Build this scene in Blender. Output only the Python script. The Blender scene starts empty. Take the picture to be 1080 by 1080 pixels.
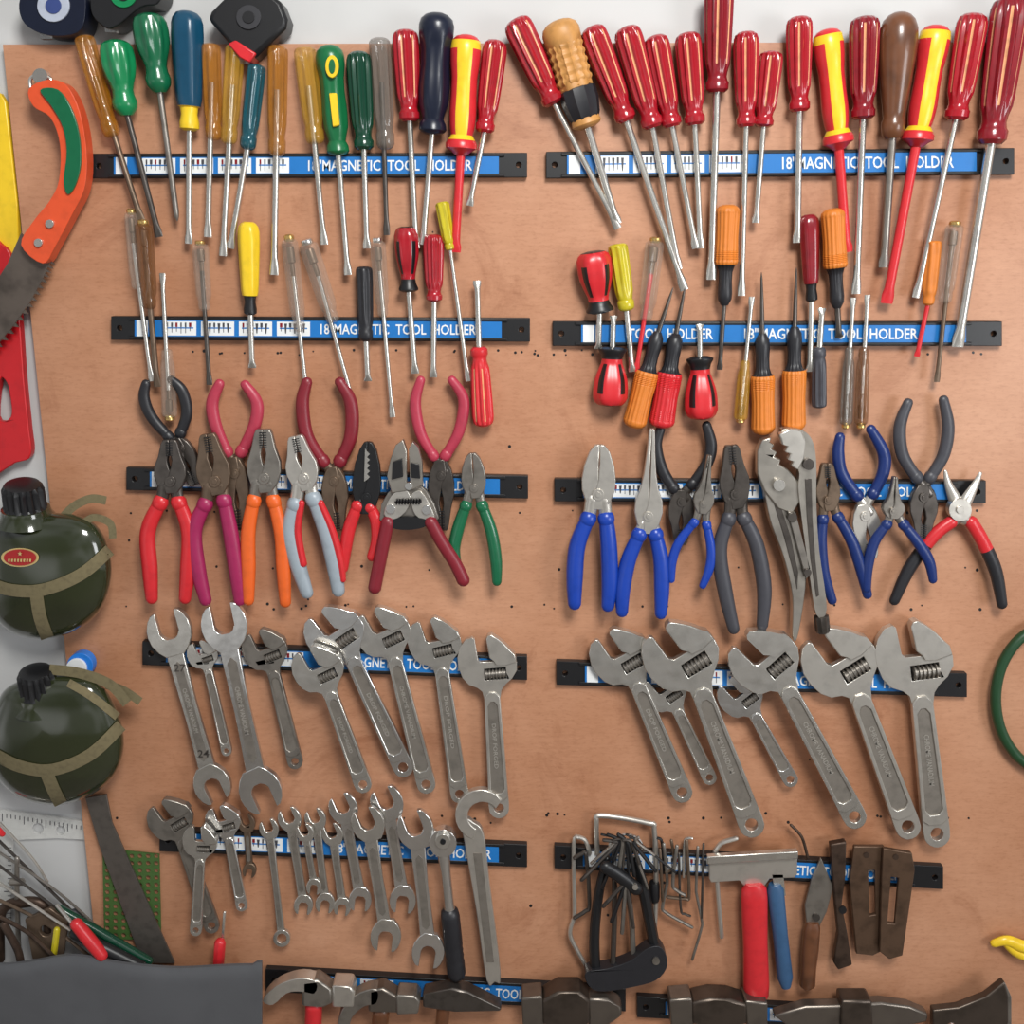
import bpy,bmesh,math,random
from math import sin,cos,pi,atan,sqrt
from mathutils import Vector,geometry
random.seed(7)
FP=1100.;TH=atan(.262);CS=cos(TH);SN=sin(TH);D=1.146;CZ=1.6
def w(x,y,d=0.):
    """point at depth d (mm) in front of the board that the camera sees at (x,y)"""
    u=x-540;v=y-540;d=d/1000
    t=(D-d)/(FP*CS-v*SN)
    return Vector((u*t,-d,CZ+t*(-FP*SN-v*CS)))
def K(x,y,d=0.):
    return (D-d/1000)/(FP*CS-(y-540)*SN)
sc=bpy.context.scene
try: sc.view_settings.view_transform='Standard'
except: pass
# ------------------------------------------------------------ materials
def lin(c): 
    c=c/255
    return c/12.92 if c<=.04045 else ((c+.055)/1.055)**2.4
MC={}
def mt(rgb,rough=.4,metal=0.,alpha=1.,var=.07,sc_=90.,bump=.0,spot=None,wave=0.,coat=0.):
    key=(rgb,rough,metal,alpha,var,sc_,bump,spot,wave,coat)
    if key in MC: return MC[key]
    m=bpy.data.materials.new('surface');m.use_nodes=True
    nt=m.node_tree;b=nt.nodes['Principled BSDF']
    col=tuple(lin(c) for c in rgb)+(1,)
    tc=nt.nodes.new('ShaderNodeTexCoord')
    nz=nt.nodes.new('ShaderNodeTexNoise');nz.inputs['Scale'].default_value=sc_;nz.inputs['Detail'].default_value=7
    nt.links.new(tc.outputs['Object'],nz.inputs['Vector'])
    rp=nt.nodes.new('ShaderNodeValToRGB')
    sp=tuple(lin(c) for c in spot)+(1,) if spot else tuple(c*(1-var*1.6) for c in col[:3])+(1,)
    hi=tuple(min(1,c*(1+var*.5)) for c in col[:3])+(1,)
    rp.color_ramp.elements[0].position=.3;rp.color_ramp.elements[0].color=sp
    rp.color_ramp.elements[1].position=.75;rp.color_ramp.elements[1].color=hi
    e=rp.color_ramp.elements.new(.5);e.color=col
    nt.links.new(nz.outputs['Fac'],rp.inputs['Fac']);nt.links.new(rp.outputs['Color'],b.inputs['Base Color'])
    b.inputs['Roughness'].default_value=rough;b.inputs['Metallic'].default_value=metal
    if coat: b.inputs['Coat Weight'].default_value=coat;b.inputs['Coat Roughness'].default_value=.06
    if alpha<1: b.inputs['Alpha'].default_value=alpha
    if bump or wave:
        bp=nt.nodes.new('ShaderNodeBump');bp.inputs['Strength'].default_value=bump or wave;bp.inputs['Distance'].default_value=.0006 if bump else .003
        n2=nt.nodes.new('ShaderNodeTexNoise');n2.inputs['Scale'].default_value=sc_*6 if bump else 38.;n2.inputs['Detail'].default_value=2
        nt.links.new(tc.outputs['Object'],n2.inputs['Vector'])
        nt.links.new(n2.outputs['Fac'],bp.inputs['Height']);nt.links.new(bp.outputs['Normal'],b.inputs['Normal'])
    MC[key]=m;return m
STEEL=mt((210,206,198),.25,.88,var=.08,sc_=60,wave=.16)
CHROME=mt((230,228,224),.16,.94,var=.05,sc_=50,wave=.14)
SATIN=mt((208,203,194),.32,.82,var=.08,sc_=70,wave=.16)
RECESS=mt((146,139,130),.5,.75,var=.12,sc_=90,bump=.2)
LETTER=mt((190,184,174),.35,.6,var=.05)
DSTEEL=mt((98,92,87),.32,.8,var=.18,sc_=80,wave=.15)
RUST=mt((80,64,54),.45,.65,var=.2,sc_=60,bump=.25,spot=(56,44,36))
GREYM=mt((150,144,136),.34,.8,var=.18,sc_=60,wave=.2)
BROWNM=mt((120,102,86),.4,.7,var=.2,sc_=60,bump=.2)
RED=mt((160,24,36),.2,coat=.4,var=.12);DRED=mt((130,20,32),.22,coat=.4,var=.14);CRED=mt((202,42,48),.3);STRIPE=mt((220,158,114),.3,var=.2)
MAROON=mt((124,30,42),.38);PINK=mt((154,34,82),.38);ROSE=mt((172,54,74),.38)
BLACK=mt((22,22,24),.38);SOFTB=mt((34,34,38),.4);DGREY=mt((64,64,70),.42)
AMBER=mt((176,112,20),.1,alpha=.46,var=.1,coat=.7);AMBER2=mt((196,148,40),.1,alpha=.4,var=.1,coat=.7);CLEAR=mt((176,160,146),.08,alpha=.24,var=.06,coat=.9);SMOKE=mt((120,112,104),.1,alpha=.5,var=.06,coat=.7)
BRCLEAR=mt((120,76,40),.1,alpha=.5,var=.1,coat=.7);TEALC=mt((14,80,92),.12,alpha=.8,var=.06,coat=.6)
GREEN=mt((20,124,74),.25,coat=.3);GREEN2=mt((18,96,62),.25,coat=.3);DGREEN=mt((12,60,42),.2,coat=.4);TEAL=mt((16,66,92),.28);YEL=mt((232,194,40),.3);YG=mt((200,184,40),.2,alpha=.9,coat=.4)
NAVY=mt((18,24,42),.3);ORANGE=mt((208,120,42),.48);ORNG2=mt((224,98,36),.38);TANW=mt((190,136,74),.48,var=.15)
WOOD=mt((104,64,40),.3,var=.25,sc_=40,coat=.3);BLUE=mt((24,62,160),.3);DBLUE=mt((22,44,102),.34);LBLUE=mt((54,88,124),.4)
GREYP=mt((150,160,168),.36);LBL=mt((28,112,184),.36,var=.04);WHITE=mt((226,228,228),.5,var=.03);BRASS=mt((206,172,108),.25,.8)
OLIVE=mt((42,47,27),.14,var=.15,sc_=20,coat=.8);KHAKI=mt((112,102,74),.9,var=.15,sc_=200,bump=.5);PLAST=mt((226,226,222),.15,alpha=.6,coat=.6)
GREY_V=mt((86,87,90),.5,var=.05,sc_=30);LEATH=mt((98,76,60),.4,.55,var=.25,sc_=50,bump=.25)
TOOLGREY=mt((178,172,162),.3,.85,var=.16,sc_=45,wave=.16)
# ------------------------------------------------------------ mesh building
class M:
    def __init__(s): s.v=[];s.f=[];s.m=[]
    def face(s,idx,mi=0): s.f.append(idx);s.m.append(mi)
def lathe(m,A,B,prof,n=18,fl=0,fd=0.,mi=0,mf=None,fr=(0,1)):
    a=w(*A);b=w(*B);ax=(b-a);dr=ax.normalized()
    side=dr.cross(Vector((0,-1,0))).normalized();nn=side.cross(dr).normalized()
    k=(K(*A)+K(*B))/2
    base=len(m.v)
    for p in prof:
        t,rw=p[0],p[1];rd=p[2] if len(p)>2 else rw
        c=a+ax*t
        for i in range(n):
            an=2*pi*i/n
            q=1.
            if fl and fr[0]<=t<=fr[1]: q=1-fd*(.5-.5*cos(an*fl))
            m.v.append(c+side*(cos(an)*rw*k*q)+nn*(sin(an)*rd*k*q))
    for j in range(len(prof)-1):
        tm=(prof[j][0]+prof[j+1][0])/2
        for i in range(n):
            i2=(i+1)%n
            mm=mf(tm,(i+.5)/n) if mf else mi
            m.face((base+j*n+i,base+j*n+i2,base+(j+1)*n+i2,base+(j+1)*n+i),mm)
    m.face(tuple(base+i for i in range(n))[::-1],mf(prof[0][0],.25) if mf else mi)
    L=base+(len(prof)-1)*n
    m.face(tuple(L+i for i in range(n)),mf(prof[-1][0],.25) if mf else mi)
def cr(p0,p1,p2,p3,t):
    return tuple(.5*((2*b)+(-a+c)*t+(2*a-5*b+4*c-e)*t*t+(-a+3*b-3*c+e)*t**3) for a,b,c,e in zip(p0,p1,p2,p3))
def spl(pts,n=6,closed=False):
    N=len(pts);out=[]
    R=N if closed else N-1
    for i in range(R):
        if closed: P=[pts[(i+j-1)%N] for j in range(4)]
        else: P=[pts[max(0,i-1)],pts[i],pts[i+1],pts[min(N-1,i+2)]]
        for s in range(n): out.append(cr(*P,s/n))
    if not closed: out.append(tuple(pts[-1]))
    return out
def tube(m,pts,n=10,df=1.,mi=0,sn=6,cap=True,mf=None,closed=False):
    """pts: (x,y,depth,r)"""
    P=spl(pts,sn,closed) if len(pts)>2 else list(pts)
    W=[w(p[0],p[1],p[2]) for p in P];R=[p[3]*K(p[0],p[1],p[2]) for p in P]
    if cap and not closed:
        t0=(W[0]-W[1]).normalized();t1=(W[-1]-W[-2]).normalized()
        W=[W[0]+t0*R[0]*.5]+W+[W[-1]+t1*R[-1]*.5];R=[R[0]*.75]+R+[R[-1]*.75]
        W=[W[0]+t0*R[0]*.3]+W+[W[-1]+t1*R[-1]*.3];R=[R[0]*.55]+R+[R[-1]*.55]
    base=len(m.v);N=len(W)
    for j in range(N):
        if closed: tg=(W[(j+1)%N]-W[j-1])
        else: tg=(W[min(N-1,j+1)]-W[max(0,j-1)])
        tg.normalize()
        s=tg.cross(Vector((0,-1,0)))
        if s.length<.05: s=Vector((1,0,0))
        s.normalize();nn=s.cross(tg).normalized()
        for i in range(n):
            an=2*pi*i/n
            m.v.append(W[j]+s*cos(an)*R[j]+nn*sin(an)*R[j]*df)
    J=N if closed else N-1
    for j in range(J):
        for i in range(n):
            i2=(i+1)%n;j2=(j+1)%N
            m.face((base+j*n+i,base+j*n+i2,base+j2*n+i2,base+j2*n+i),mf(j/N,i/n) if mf else mi)
    if not closed:
        m.face(tuple(base+i for i in range(n))[::-1],mi);L=base+(N-1)*n
        m.face(tuple(L+i for i in range(n)),mi)
def plate(m,loops,d0,d1,mi=0):
    if isinstance(loops[0][0],(int,float)): loops=[loops]
    flat=[p for l in loops for p in l]
    tris=geometry.tessellate_polygon([[Vector((p[0],p[1],0)) for p in l] for l in loops])
    base=len(m.v);n=len(flat)
    for p in flat: m.v.append(w(p[0],p[1],d1))
    for p in flat:
        q=w(p[0],p[1],d1);m.v.append(Vector((q.x,-d0/1000,q.z)))
    for t in tris:
        m.face((base+t[0],base+t[1],base+t[2]),mi);m.face((base+n+t[2],base+n+t[1],base+n+t[0]),mi)
    o=0
    for l in loops:
        L=len(l)
        for i in range(L):
            a=o+i;b=o+(i+1)%L
            m.face((base+a,base+b,base+n+b,base+n+a),mi)
        o+=L
def pillow(m,outl,c,d0,th,back=0,rings=7,mi=0,pw=1.):
    base=len(m.v);n=len(outl);lv=[]
    if back:
        for j in range(1,rings): 
            ph=pi/2*j/rings;lv.append((sin(ph),d0-back*cos(ph)))
    for j in range(rings,0,-1):
        ph=pi/2*j/rings;lv.append((sin(ph),d0+th*cos(ph)**pw))
    for s,d in lv:
        for p in outl:
            m.v.append(w(c[0]+(p[0]-c[0])*s,c[1]+(p[1]-c[1])*s,d))
    for j in range(len(lv)-1):
        for i in range(n):
            i2=(i+1)%n
            m.face((base+j*n+i,base+j*n+i2,base+(j+1)*n+i2,base+(j+1)*n+i),mi)
    m.v.append(w(c[0],c[1],d0+th));top=len(m.v)-1
    L=base+(len(lv)-1)*n
    for i in range(n): m.face((L+i,L+(i+1)%n,top),mi)
    m.face(tuple(base+i for i in range(n))[::-1],mi)
def disc(m,c,r,d0,d1,n=18,mi=0,ry=None):
    plate(m,[(c[0]+r*cos(2*pi*i/n),c[1]+(ry or r)*sin(2*pi*i/n)) for i in range(n)],d0,d1,mi)
def circ(c,r,n=18): return [(c[0]+r*cos(2*pi*i/n),c[1]+r*sin(2*pi*i/n)) for i in range(n)]
TXT={}
def text(m,s,x0,y0,x1,y1,h,d,mi=0):
    """baseline from (x0,y0) to (x1,y1), cap height h px"""
    if s not in TXT:
        cu=bpy.data.curves.new('lettering','FONT');cu.body=s;cu.size=1;cu.resolution_u=2;cu.offset=.014
        o=bpy.data.objects.new('lettering',cu);sc.collection.objects.link(o)
        dg=bpy.context.evaluated_depsgraph_get()
        me=bpy.data.meshes.new_from_object(o.evaluated_get(dg))
        TXT[s]=([tuple(v.co) for v in me.vertices],[tuple(p.vertices) for p in me.polygons])
        bpy.data.objects.remove(o);bpy.data.curves.remove(cu);bpy.data.meshes.remove(me)
    V,Fc=TXT[s];xa=min(v[0] for v in V);xb=max(v[0] for v in V)
    L=math.hypot(x1-x0,y1-y0);ux,uy=(x1-x0)/L,(y1-y0)/L;sx=L/(xb-xa);sy=h/.73
    base=len(m.v)
    for v in V:
        a=(v[0]-xa)*sx;b=v[1]*sy
        m.v.append(w(x0+ux*a+uy*b,y0+uy*a-ux*b,d))
    for f in Fc: m.face(tuple(base+i for i in f),mi)
class T:
    def __init__(s,name,base,label,cat,group=None):
        s.b=w(*base) if not isinstance(base,Vector) else base
        if len(label.split())<5: label+=' held on a magnetic bar'
        s.o=bpy.data.objects.new(name,None);s.o.empty_display_size=.01;s.o.location=s.b
        sc.collection.objects.link(s.o);s.o['label']=label;s.o['category']=cat
        if group: s.o['group']=group
    def add(s,name,m,mats,bev=0,parent=None,label=None,sharp=40,norm=True):
        return mk(name,m,mats,s.b,parent or s.o,bev,label,sharp,norm)
def mk(name,m,mats,org,parent,bev=0,label=None,sharp=40,norm=True):
    me=bpy.data.meshes.new(name)
    me.from_pydata([tuple(v-org) for v in m.v],[],m.f)
    if not isinstance(mats,(list,tuple)): mats=[mats]
    for x in mats: me.materials.append(x)
    for p,i in zip(me.polygons,m.m): p.material_index=min(i,len(mats)-1)
    if norm:
        bm=bmesh.new();bm.from_mesh(me);bmesh.ops.recalc_face_normals(bm,faces=bm.faces);bm.to_mesh(me);bm.free()
    for p in me.polygons: p.use_smooth=True
    me.set_sharp_from_angle(angle=math.radians(sharp))
    ob=bpy.data.objects.new(name,me);sc.collection.objects.link(ob)
    if parent: ob.parent=parent
    else: ob.location=org
    if label: ob['label']=label
    if bev:
        b=ob.modifiers.new('bevel','BEVEL');b.width=bev/1000;b.segments=2;b.limit_method='ANGLE';b.angle_limit=math.radians(50)
        b.use_clamp_overlap=True
    return ob
def frame(A,B):
    dx,dy=B[0]-A[0],B[1]-A[1];L=math.hypot(dx,dy);dx/=L;dy/=L
    return (lambda u,v:(A[0]+dx*v+dy*u,A[1]+dy*v-dx*u)),L
def lerp(a,b,t): return tuple(x+(y-x)*t for x,y in zip(a,b))
# ------------------------------------------------------------ setting
def board():
    m=M();plate(m,[(3,47),(1180,44),(1150,1180),(118,1180),(97,960)],-11.5,0,0)
    for i in range(130):
        x=random.uniform(120,1040);y=random.choice([372,372,600,640,640,860,865,540,random.uniform(200,1000)])+random.uniform(-3,3)
        disc(m,(x,y),random.uniform(.9,1.8),-1,.25,8,1)
    ba=bpy.data.materials.new('plywood');ba.use_nodes=True;nt=ba.node_tree;b=nt.nodes['Principled BSDF']
    N=nt.nodes.new;Lk=nt.links.new
    def cc(c): return tuple(lin(q) for q in c)+(1,)
    tc=N('ShaderNodeTexCoord')
    def noise(scale,mapping,det=8,rough=.6,dist=0):
        mp=N('ShaderNodeMapping');mp.inputs['Scale'].default_value=mapping;Lk(tc.outputs['Object'],mp.inputs['Vector'])
        n=N('ShaderNodeTexNoise');n.inputs['Scale'].default_value=scale;n.inputs['Detail'].default_value=det;n.inputs['Roughness'].default_value=rough;n.inputs['Distortion'].default_value=dist
        Lk(mp.outputs['Vector'],n.inputs['Vector']);return n
    def ramp(n,c0,c1,p0=.3,p1=.7):
        r=N('ShaderNodeValToRGB');r.color_ramp.elements[0].position=p0;r.color_ramp.elements[1].position=p1
        r.color_ramp.elements[0].color=cc(c0);r.color_ramp.elements[1].color=cc(c1);Lk(n.outputs['Fac'],r.inputs['Fac']);return r
    def mul(a,bb,f=1.,mode='MULTIPLY'):
        x=N('ShaderNodeMix');x.data_type='RGBA';x.blend_type=mode;x.inputs[0].default_value=f;Lk(a,x.inputs[6]);Lk(bb,x.inputs[7]);return x.outputs[2]
    base=ramp(noise(3.2,(1,1,1),6),(170,117,84),(198,148,117))
    grain=ramp(noise(22,(1.2,1,7),10,.7,.4),(228,220,212),(255,255,255),.32,.6)
    pore=ramp(noise(160,(.7,1,2),4,.7),(226,216,208),(255,255,255),.34,.5)
    stain=ramp(noise(6,(1,1,1),9,.7,1.2),(206,186,172),(255,255,255),.3,.45)
    o=mul(base.outputs[0],grain.outputs[0],.45);o=mul(o,pore.outputs[0],.5);o=mul(o,stain.outputs[0],.6)
    Lk(o,b.inputs['Base Color']);b.inputs['Roughness'].default_value=.42
    ob=mk('plywood_board',m,[ba,BLACK],Vector((0,0,1.3)),None)
    ob['label']='large reddish tan plywood panel carrying rows of tools';ob['category']='board'
board()
def box(name,a,b,mat,kind='structure'):
    m=M()
    for x in (a[0],b[0]):
        for y in (a[1],b[1]):
            for z in (a[2],b[2]): m.v.append(Vector((x,y,z)))
    for f in [(0,1,3,2),(4,6,7,5),(0,4,5,1),(2,3,7,6),(0,2,6,4),(1,5,7,3)]: m.face(f)
    o=mk(name,m,mat,Vector((0,0,0)),None);o['kind']=kind
    return o
box('wall_back',(-2.2,.012,0),(2.2,.1,2.9),mt((192,192,191),.7,var=.05,sc_=6))
box('floor',(-2.2,-2.6,-.05),(2.2,.1,0),mt((120,112,104),.6,var=.15,sc_=8))
# ------------------------------------------------------------ magnetic holders
def bar(a,b,h,txt,lab=(25,30)):
    t=T('magnetic_tool_holder',(a[0],a[1],0),'black magnetic bar with a blue and white printed strip','tool holder','magnetic tool holders on the board')
    g=lambda x,dy:(x,a[1]+(b[1]-a[1])*(x-a[0])/(b[0]-a[0])+dy)
    m=M();H=h/2
    plate(m,[[g(a[0],-H),g(b[0],-H),g(b[0],H),g(a[0],H)],circ(g(a[0]+9,0),3,12),circ(g(b[0]-9,0),3,12)],0,8.5)
    plate(m,[g(a[0]+lab[0]-6,-H+1),g(b[0]-lab[1]+6,-H+1),g(b[0]-lab[1]+6,-H+4),g(a[0]+lab[0]-6,-H+4)],8,11)
    plate(m,[g(a[0]+lab[0]-6,H-4),g(b[0]-lab[1]+6,H-4),g(b[0]-lab[1]+6,H-1),g(a[0]+lab[0]-6,H-1)],8,11)
    t.add('bar',m,BLACK,bev=.6)
    m=M();xa,xb=a[0]+lab[0],b[0]-lab[1]
    hh=H-3
    plate(m,[g(xa,-hh),g(xb,-hh),g(xb,hh),g(xa,hh)],8,10.6,0)
    plate(m,[g(xa+2,-hh+1),g(xa+14,-hh+1),g(xa+14,hh-1),g(xa+2,hh-1)],10.5,10.8,1)
    x=xa+30;first=min(q[1] for q in txt) if txt else xb-60
    while x<first-38:
        plate(m,[g(x,-hh+2),g(x+35,-hh+2),g(x+35,hh-2),g(x,hh-2)],10.5,10.8,1)
        # pictogram: a thin rail with small red and black hanging tools
        plate(m,[g(x+3,-1.2),g(x+32,-1.2),g(x+32,.2),g(x+3,.2)],10.7,10.9,0)
        k=random.randint(0,3)
        for q in range(6):
            xx=x+4.5+q*4.8;rr=random.random()
            wd_=.7+rr*.7;col=3 if (q+k)%3==0 else 2
            if k==3 and q%2:
                plate(m,[g(xx-1.5,-hh+4),g(xx+1.5,-hh+4),g(xx+.5,hh-4-rr*2),g(xx-.5,hh-4-rr*2)],10.8,11,2)
            else:
                plate(m,[g(xx-wd_,-hh+3.5),g(xx+wd_,-hh+3.5),g(xx+wd_,-1.5),g(xx-wd_,-1.5)],10.8,11,col)
                plate(m,[g(xx-.35,-1.5),g(xx+.35,-1.5),g(xx+.35,hh-4-rr*3),g(xx-.35,hh-4-rr*3)],10.8,11,2)
        x+=40
    t.add('printed_strip',m,[LBL,WHITE,DGREY,DRED],label='blue strip with white pictogram panels')
    for s,x0,x1 in txt:
        m=M();p=g(x0,hh*.55);q=g(x1,hh*.55);text(m,s,p[0],p[1],q[0],q[1],hh*1.15,11.1)
        t.add('lettering',m,WHITE,norm=False,label='white capital lettering')
S1='18"MAGNETIC  TOOL  HOLDER'
bar((95,175),(556,174),26,[(S1,325,498)])
bar((576,174),(1070,170),28,[(S1,825,1006)],lab=(22,40))
bar((117,346),(559,348),25,[(S1,338,502)])
bar((583,352),(1057,352),26,[('TOOL  HOLDER',662,752),(S1,785,968)],lab=(30,38))
bar((133,505),(557,514),24,[(S1,350,502)])
bar((585,517),(1040,519),24,[(S1,812,985)],lab=(30,36))
bar((150,689),(556,705),25,[(S1,355,508)])
bar((587,710),(1020,723),25,[(S1,812,978)],lab=(30,36))
bar((168,886),(556,903),24,[(S1,352,518)])
bar((585,904),(995,926),24,[(S1,790,950)],lab=(30,36))
bar((280,1034),(660,1055),24,[(S1,450,600)],lab=(30,34))
bar((672,1062),(950,1078),22,[],lab=(30,34))
# ------------------------------------------------------------ screwdrivers
PR={
'strip':[(0,.3),(.012,.62),(.04,.86),(.08,.97),(.14,1),(.35,.97),(.6,.9),(.74,.84),(.8,.7),(.85,.64),(.89,.7),(.91,.8),(.97,.78),(1,.55)],
'bulb':[(0,.3),(.02,.58),(.06,.82),(.13,.96),(.22,1),(.36,.98),(.48,.86),(.58,.68),(.66,.58),(.74,.6),(.82,.7),(.9,.66),(.96,.5),(1,.34)],
'vde':[(0,.35),(.015,.65),(.05,.88),(.12,.95),(.22,.92),(.35,.8),(.5,.8),(.65,.84),(.77,.78),(.83,.68),(.87,.86),(.9,.98),(.94,.98),(.96,.7),(1,.36)],
'clear':[(0,.5),(.012,.8),(.035,.95),(.07,1),(.4,.97),(.7,.93),(.78,.82),(.83,.74),(.86,.86),(.95,.84),(.98,.7),(1,.4)],
'knurl':[(0,.4),(.015,.7),(.04,.9),(.08,1),(.2,.96),(.33,.93),(.45,.98),(.55,1),(.59,.9),(.6,.72),(.66,.56),(.75,.54),(.88,.6),(.94,.56),(1,.3)],
'stub':[(0,.4),(.02,.7),(.06,.88),(.14,1),(.3,1),(.45,.94),(.6,.78),(.72,.62),(.8,.58),(.88,.66),(.94,.8),(.97,.8),(1,.5)],
'wood':[(0,.3),(.02,.56),(.06,.8),(.13,.96),(.22,1),(.35,.95),(.55,.8),(.72,.64),(.84,.54),(.86,.6),(.9,.62),(.97,.55),(1,.4)],
'plain':[(0,.6),(.012,.8),(.03,.92),(.06,1),(.4,.96),(.75,.92),(.82,.8),(.86,.66),(.9,.72),(.97,.66),(1,.4)],
'soft':[(0,.4),(.015,.65),(.05,.9),(.1,1),(.18,.98),(.3,.84),(.42,.82),(.6,.9),(.74,.86),(.82,.68),(.87,.6),(.91,.76),(.96,.8),(.98,.7),(1,.4)],
'collar':[(0,.4),(.015,.65),(.05,.88),(.1,.98),(.2,1),(.4,.94),(.6,.86),(.74,.8),(.79,.7),(.8,.56),(.86,.5),(.93,.6),(.98,.6),(1,.36)],
}
GS='screwdrivers on the magnetic holders'
CLR=(AMBER,AMBER2,CLEAR,SMOKE,BRCLEAR)
def sd(top,neck,tip,wd,st,c1,c2=None,lab='screwdriver',sr=3.2,kind='flat',shm=None,d=0,name='screwdriver'):
    Rr=wd/2
    dt=max(15.5,Rr+1.5)+d;dn=15.5+d
    L1=math.hypot(neck[0]-top[0],neck[1]-top[1]);L2=math.hypot(tip[0]-neck[0],tip[1]-neck[1])
    dk=dt+(dn-dt)*L1/(L1+L2)
    A=(top[0],top[1],dt);N=(neck[0],neck[1],dk);B=(tip[0],tip[1],dn)
    t=T(name,A,lab,'screwdriver',GS)
    c2=c2 or c1
    fl,fd,n=8,.18,48;mf=None;fr=(.05,.76)
    if st=='strip':
        fl=12;n=72;fd=.17
        mf=lambda s,a:(1 if (.1<s<.74 and int(a*72)%12 in (2,3)) else 0)
    elif st=='bulb': fl=8;fd=.14;fr=(.1,.5)
    elif st=='vde':
        fl=0;n=48;mf=lambda s,a:(1 if (s<.04 or s>.85 or (.1<s<.82 and (a<.17 or a>.33))) else 0)
    elif st=='knurl':
        fl=16;fd=.1;n=64;mf=lambda s,a:(1 if s>.585 else 0)
    elif st=='stub': fl=6;fd=.1;mf=lambda s,a:(1 if (s>.84 or s<.03 or (.18<s<.7 and (int(a*12)%3==1))) else 0)
    elif st=='wood': fl=0
    elif st=='plain': fl=6;fd=.2
    elif st=='soft': fl=6;fd=.1;fr=(.2,.75)
    elif st=='collar': fl=6;fd=.08;mf=lambda s,a:(1 if s>.79 else 0)
    m=M()
    prof=PR[st]
    pf=[]
    for i in range(len(prof)-1):
        (a,b),(c,e)=prof[i],prof[i+1]
        pf.append((a,b*Rr))
        if st=='knurl' and .08<=a<.55:
            k=6
            for q in range(1,k*2):
                s=q/(k*2);pf.append((a+(c-a)*s,(b+(e-b)*s)*Rr*(.95 if q%2 else 1.)))
        elif c-a>.1: pf.append(((a+c)/2,(b+e)/2*Rr*1.004))
    pf.append((prof[-1][0],prof[-1][1]*Rr))
    lathe(m,A,N,pf,n,fl,fd,0,mf,fr)
    t.add('handle',m,[c1,c2],sharp=60 if st=='knurl' else 40)
    m=M();N0=lerp(A,N,.4 if c1 in CLR else .93)
    if kind=='flat': pf=[(0,sr),(.84,sr),(.9,sr*1.05,sr*.8),(.95,sr*1.35,sr*.55),(.99,sr*1.3,sr*.25),(1,sr*1.25,sr*.2)]
    elif kind=='cross': pf=[(0,sr),(.93,sr),(.97,sr*.75),(1,sr*.2)]
    else: pf=[(0,sr),(.5,sr*.8),(.9,sr*.45),(1,sr*.12)]
    lathe(m,N0,B,pf,12)
    t.add('shaft',m,shm or STEEL)
    return t
GREENOV=mt((20,100,58),.3)
sd((88,38),(119,145),(150,235),22,'clear',AMBER,lab='slim screwdriver with a worn amber translucent handle',shm=BROWNM)
sd((121,42),(134,122),(168,250),37,'bulb',GREEN,lab='screwdriver with a bulbous bright green handle and dark shaft',shm=DSTEEL)
sd((156,14),(169,98),(187,233),38,'bulb',GREEN2,lab='screwdriver with a bulbous deep green handle',kind='cross',shm=GREYM)
sd((197,12),(200,138),(199,257),34,'collar',TEAL,YEL,lab='screwdriver with a dark teal handle and yellow collar',shm=STEEL)
sd((222,46),(226,148),(219,250),21,'clear',AMBER,lab='screwdriver with dull yellow translucent handle')
sd((248,48),(241,152),(235,270),21,'clear',AMBER2,lab='long screwdriver with a pale yellow translucent handle')
sd((271,68),(261,158),(243,262),20,'clear',TEALC,lab='screwdriver with a teal translucent handle')
sd((293,48),(292,165),(289,290),22,'clear',AMBER,lab='long screwdriver with an amber fluted handle',sr=3.6)
sd((321,50),(333,152),(342,258),24,'clear',AMBER2,lab='screwdriver with a yellowish translucent fluted handle')
t=sd((347,48),(357,164),(367,290),30,'soft',GREENOV,lab='screwdriver with a green handle and yellow oval inlay')
m=M();disc(m,(350,70),7,28,32.5,20,ry=12);disc(m,(350,70),3.5,32,33,16,ry=8,mi=1);t.add('inlay',m,[YEL,GREENOV],bev=1,label='yellow oval inlay')
m=M();plate(m,[(347,98),(355,98),(358,132),(351,134)],26,31);t.add('inlay',m,YEL,bev=1,label='yellow lettered inlay')
sd((378,54),(384,158),(387,262),27,'strip',DGREEN,lab='screwdriver with a dark green glossy handle',shm=STEEL)
t=sd((400,40),(407,158),(408,248),23,'clear',SMOKE,lab='screwdriver with a smoky grey translucent handle',sr=2.6,shm=DSTEEL)
sd((427,31),(432,128),(439,262),28,'strip',RED,STRIPE,lab='screwdriver with a red striped handle')
sd((461,14),(456,142),(446,258),37,'soft',NAVY,lab='large screwdriver with a near black navy handle')
sd((492,37),(486,164),(480,266),34,'vde',YEL,CRED,lab='insulated screwdriver, yellow and red handle, red shaft',shm=CRED,sr=4.6)
sd((523,42),(511,140),(495,217),26,'strip',RED,STRIPE,lab='small screwdriver with a red striped handle')
sd((543,20),(585,110),(652,241),31,'strip',RED,STRIPE,lab='tilted screwdriver with a red striped handle')
t=sd((588,22),(620,135),(651,236),40,'soft',TANW,lab='screwdriver with a grooved tan handle and black grip below',sr=4)
m=M()
A=(588,22,21);N=(620,135,18.6)
lathe(m,lerp(A,N,.62),lerp(A,N,1.),[(0,14),(.05,19.5),(.35,20),(.7,17),(.93,12),(1,7)],30,10,.08)
t.add('grip',m,SOFTB,label='black rubber grip')
m=M()
lathe(m,lerp(A,N,.08),lerp(A,N,.62),[(x/28,(19.6 if x%4<2 else 18.)*(1 if 2<x<27 else .9)) for x in range(29)],30,15,.1)
t.add('ribbed_sleeve',m,TANW)
sd((623,28),(661,128),(722,306),29,'strip',RED,STRIPE,lab='long tilted screwdriver with a red striped handle',sr=3.6)
sd((660,28),(689,135),(716,284),30,'strip',RED,STRIPE,lab='screwdriver with a red striped handle')
sd((691,37),(709,134),(734,262),27,'strip',RED,STRIPE,lab='slim screwdriver with a red striped handle')
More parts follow.
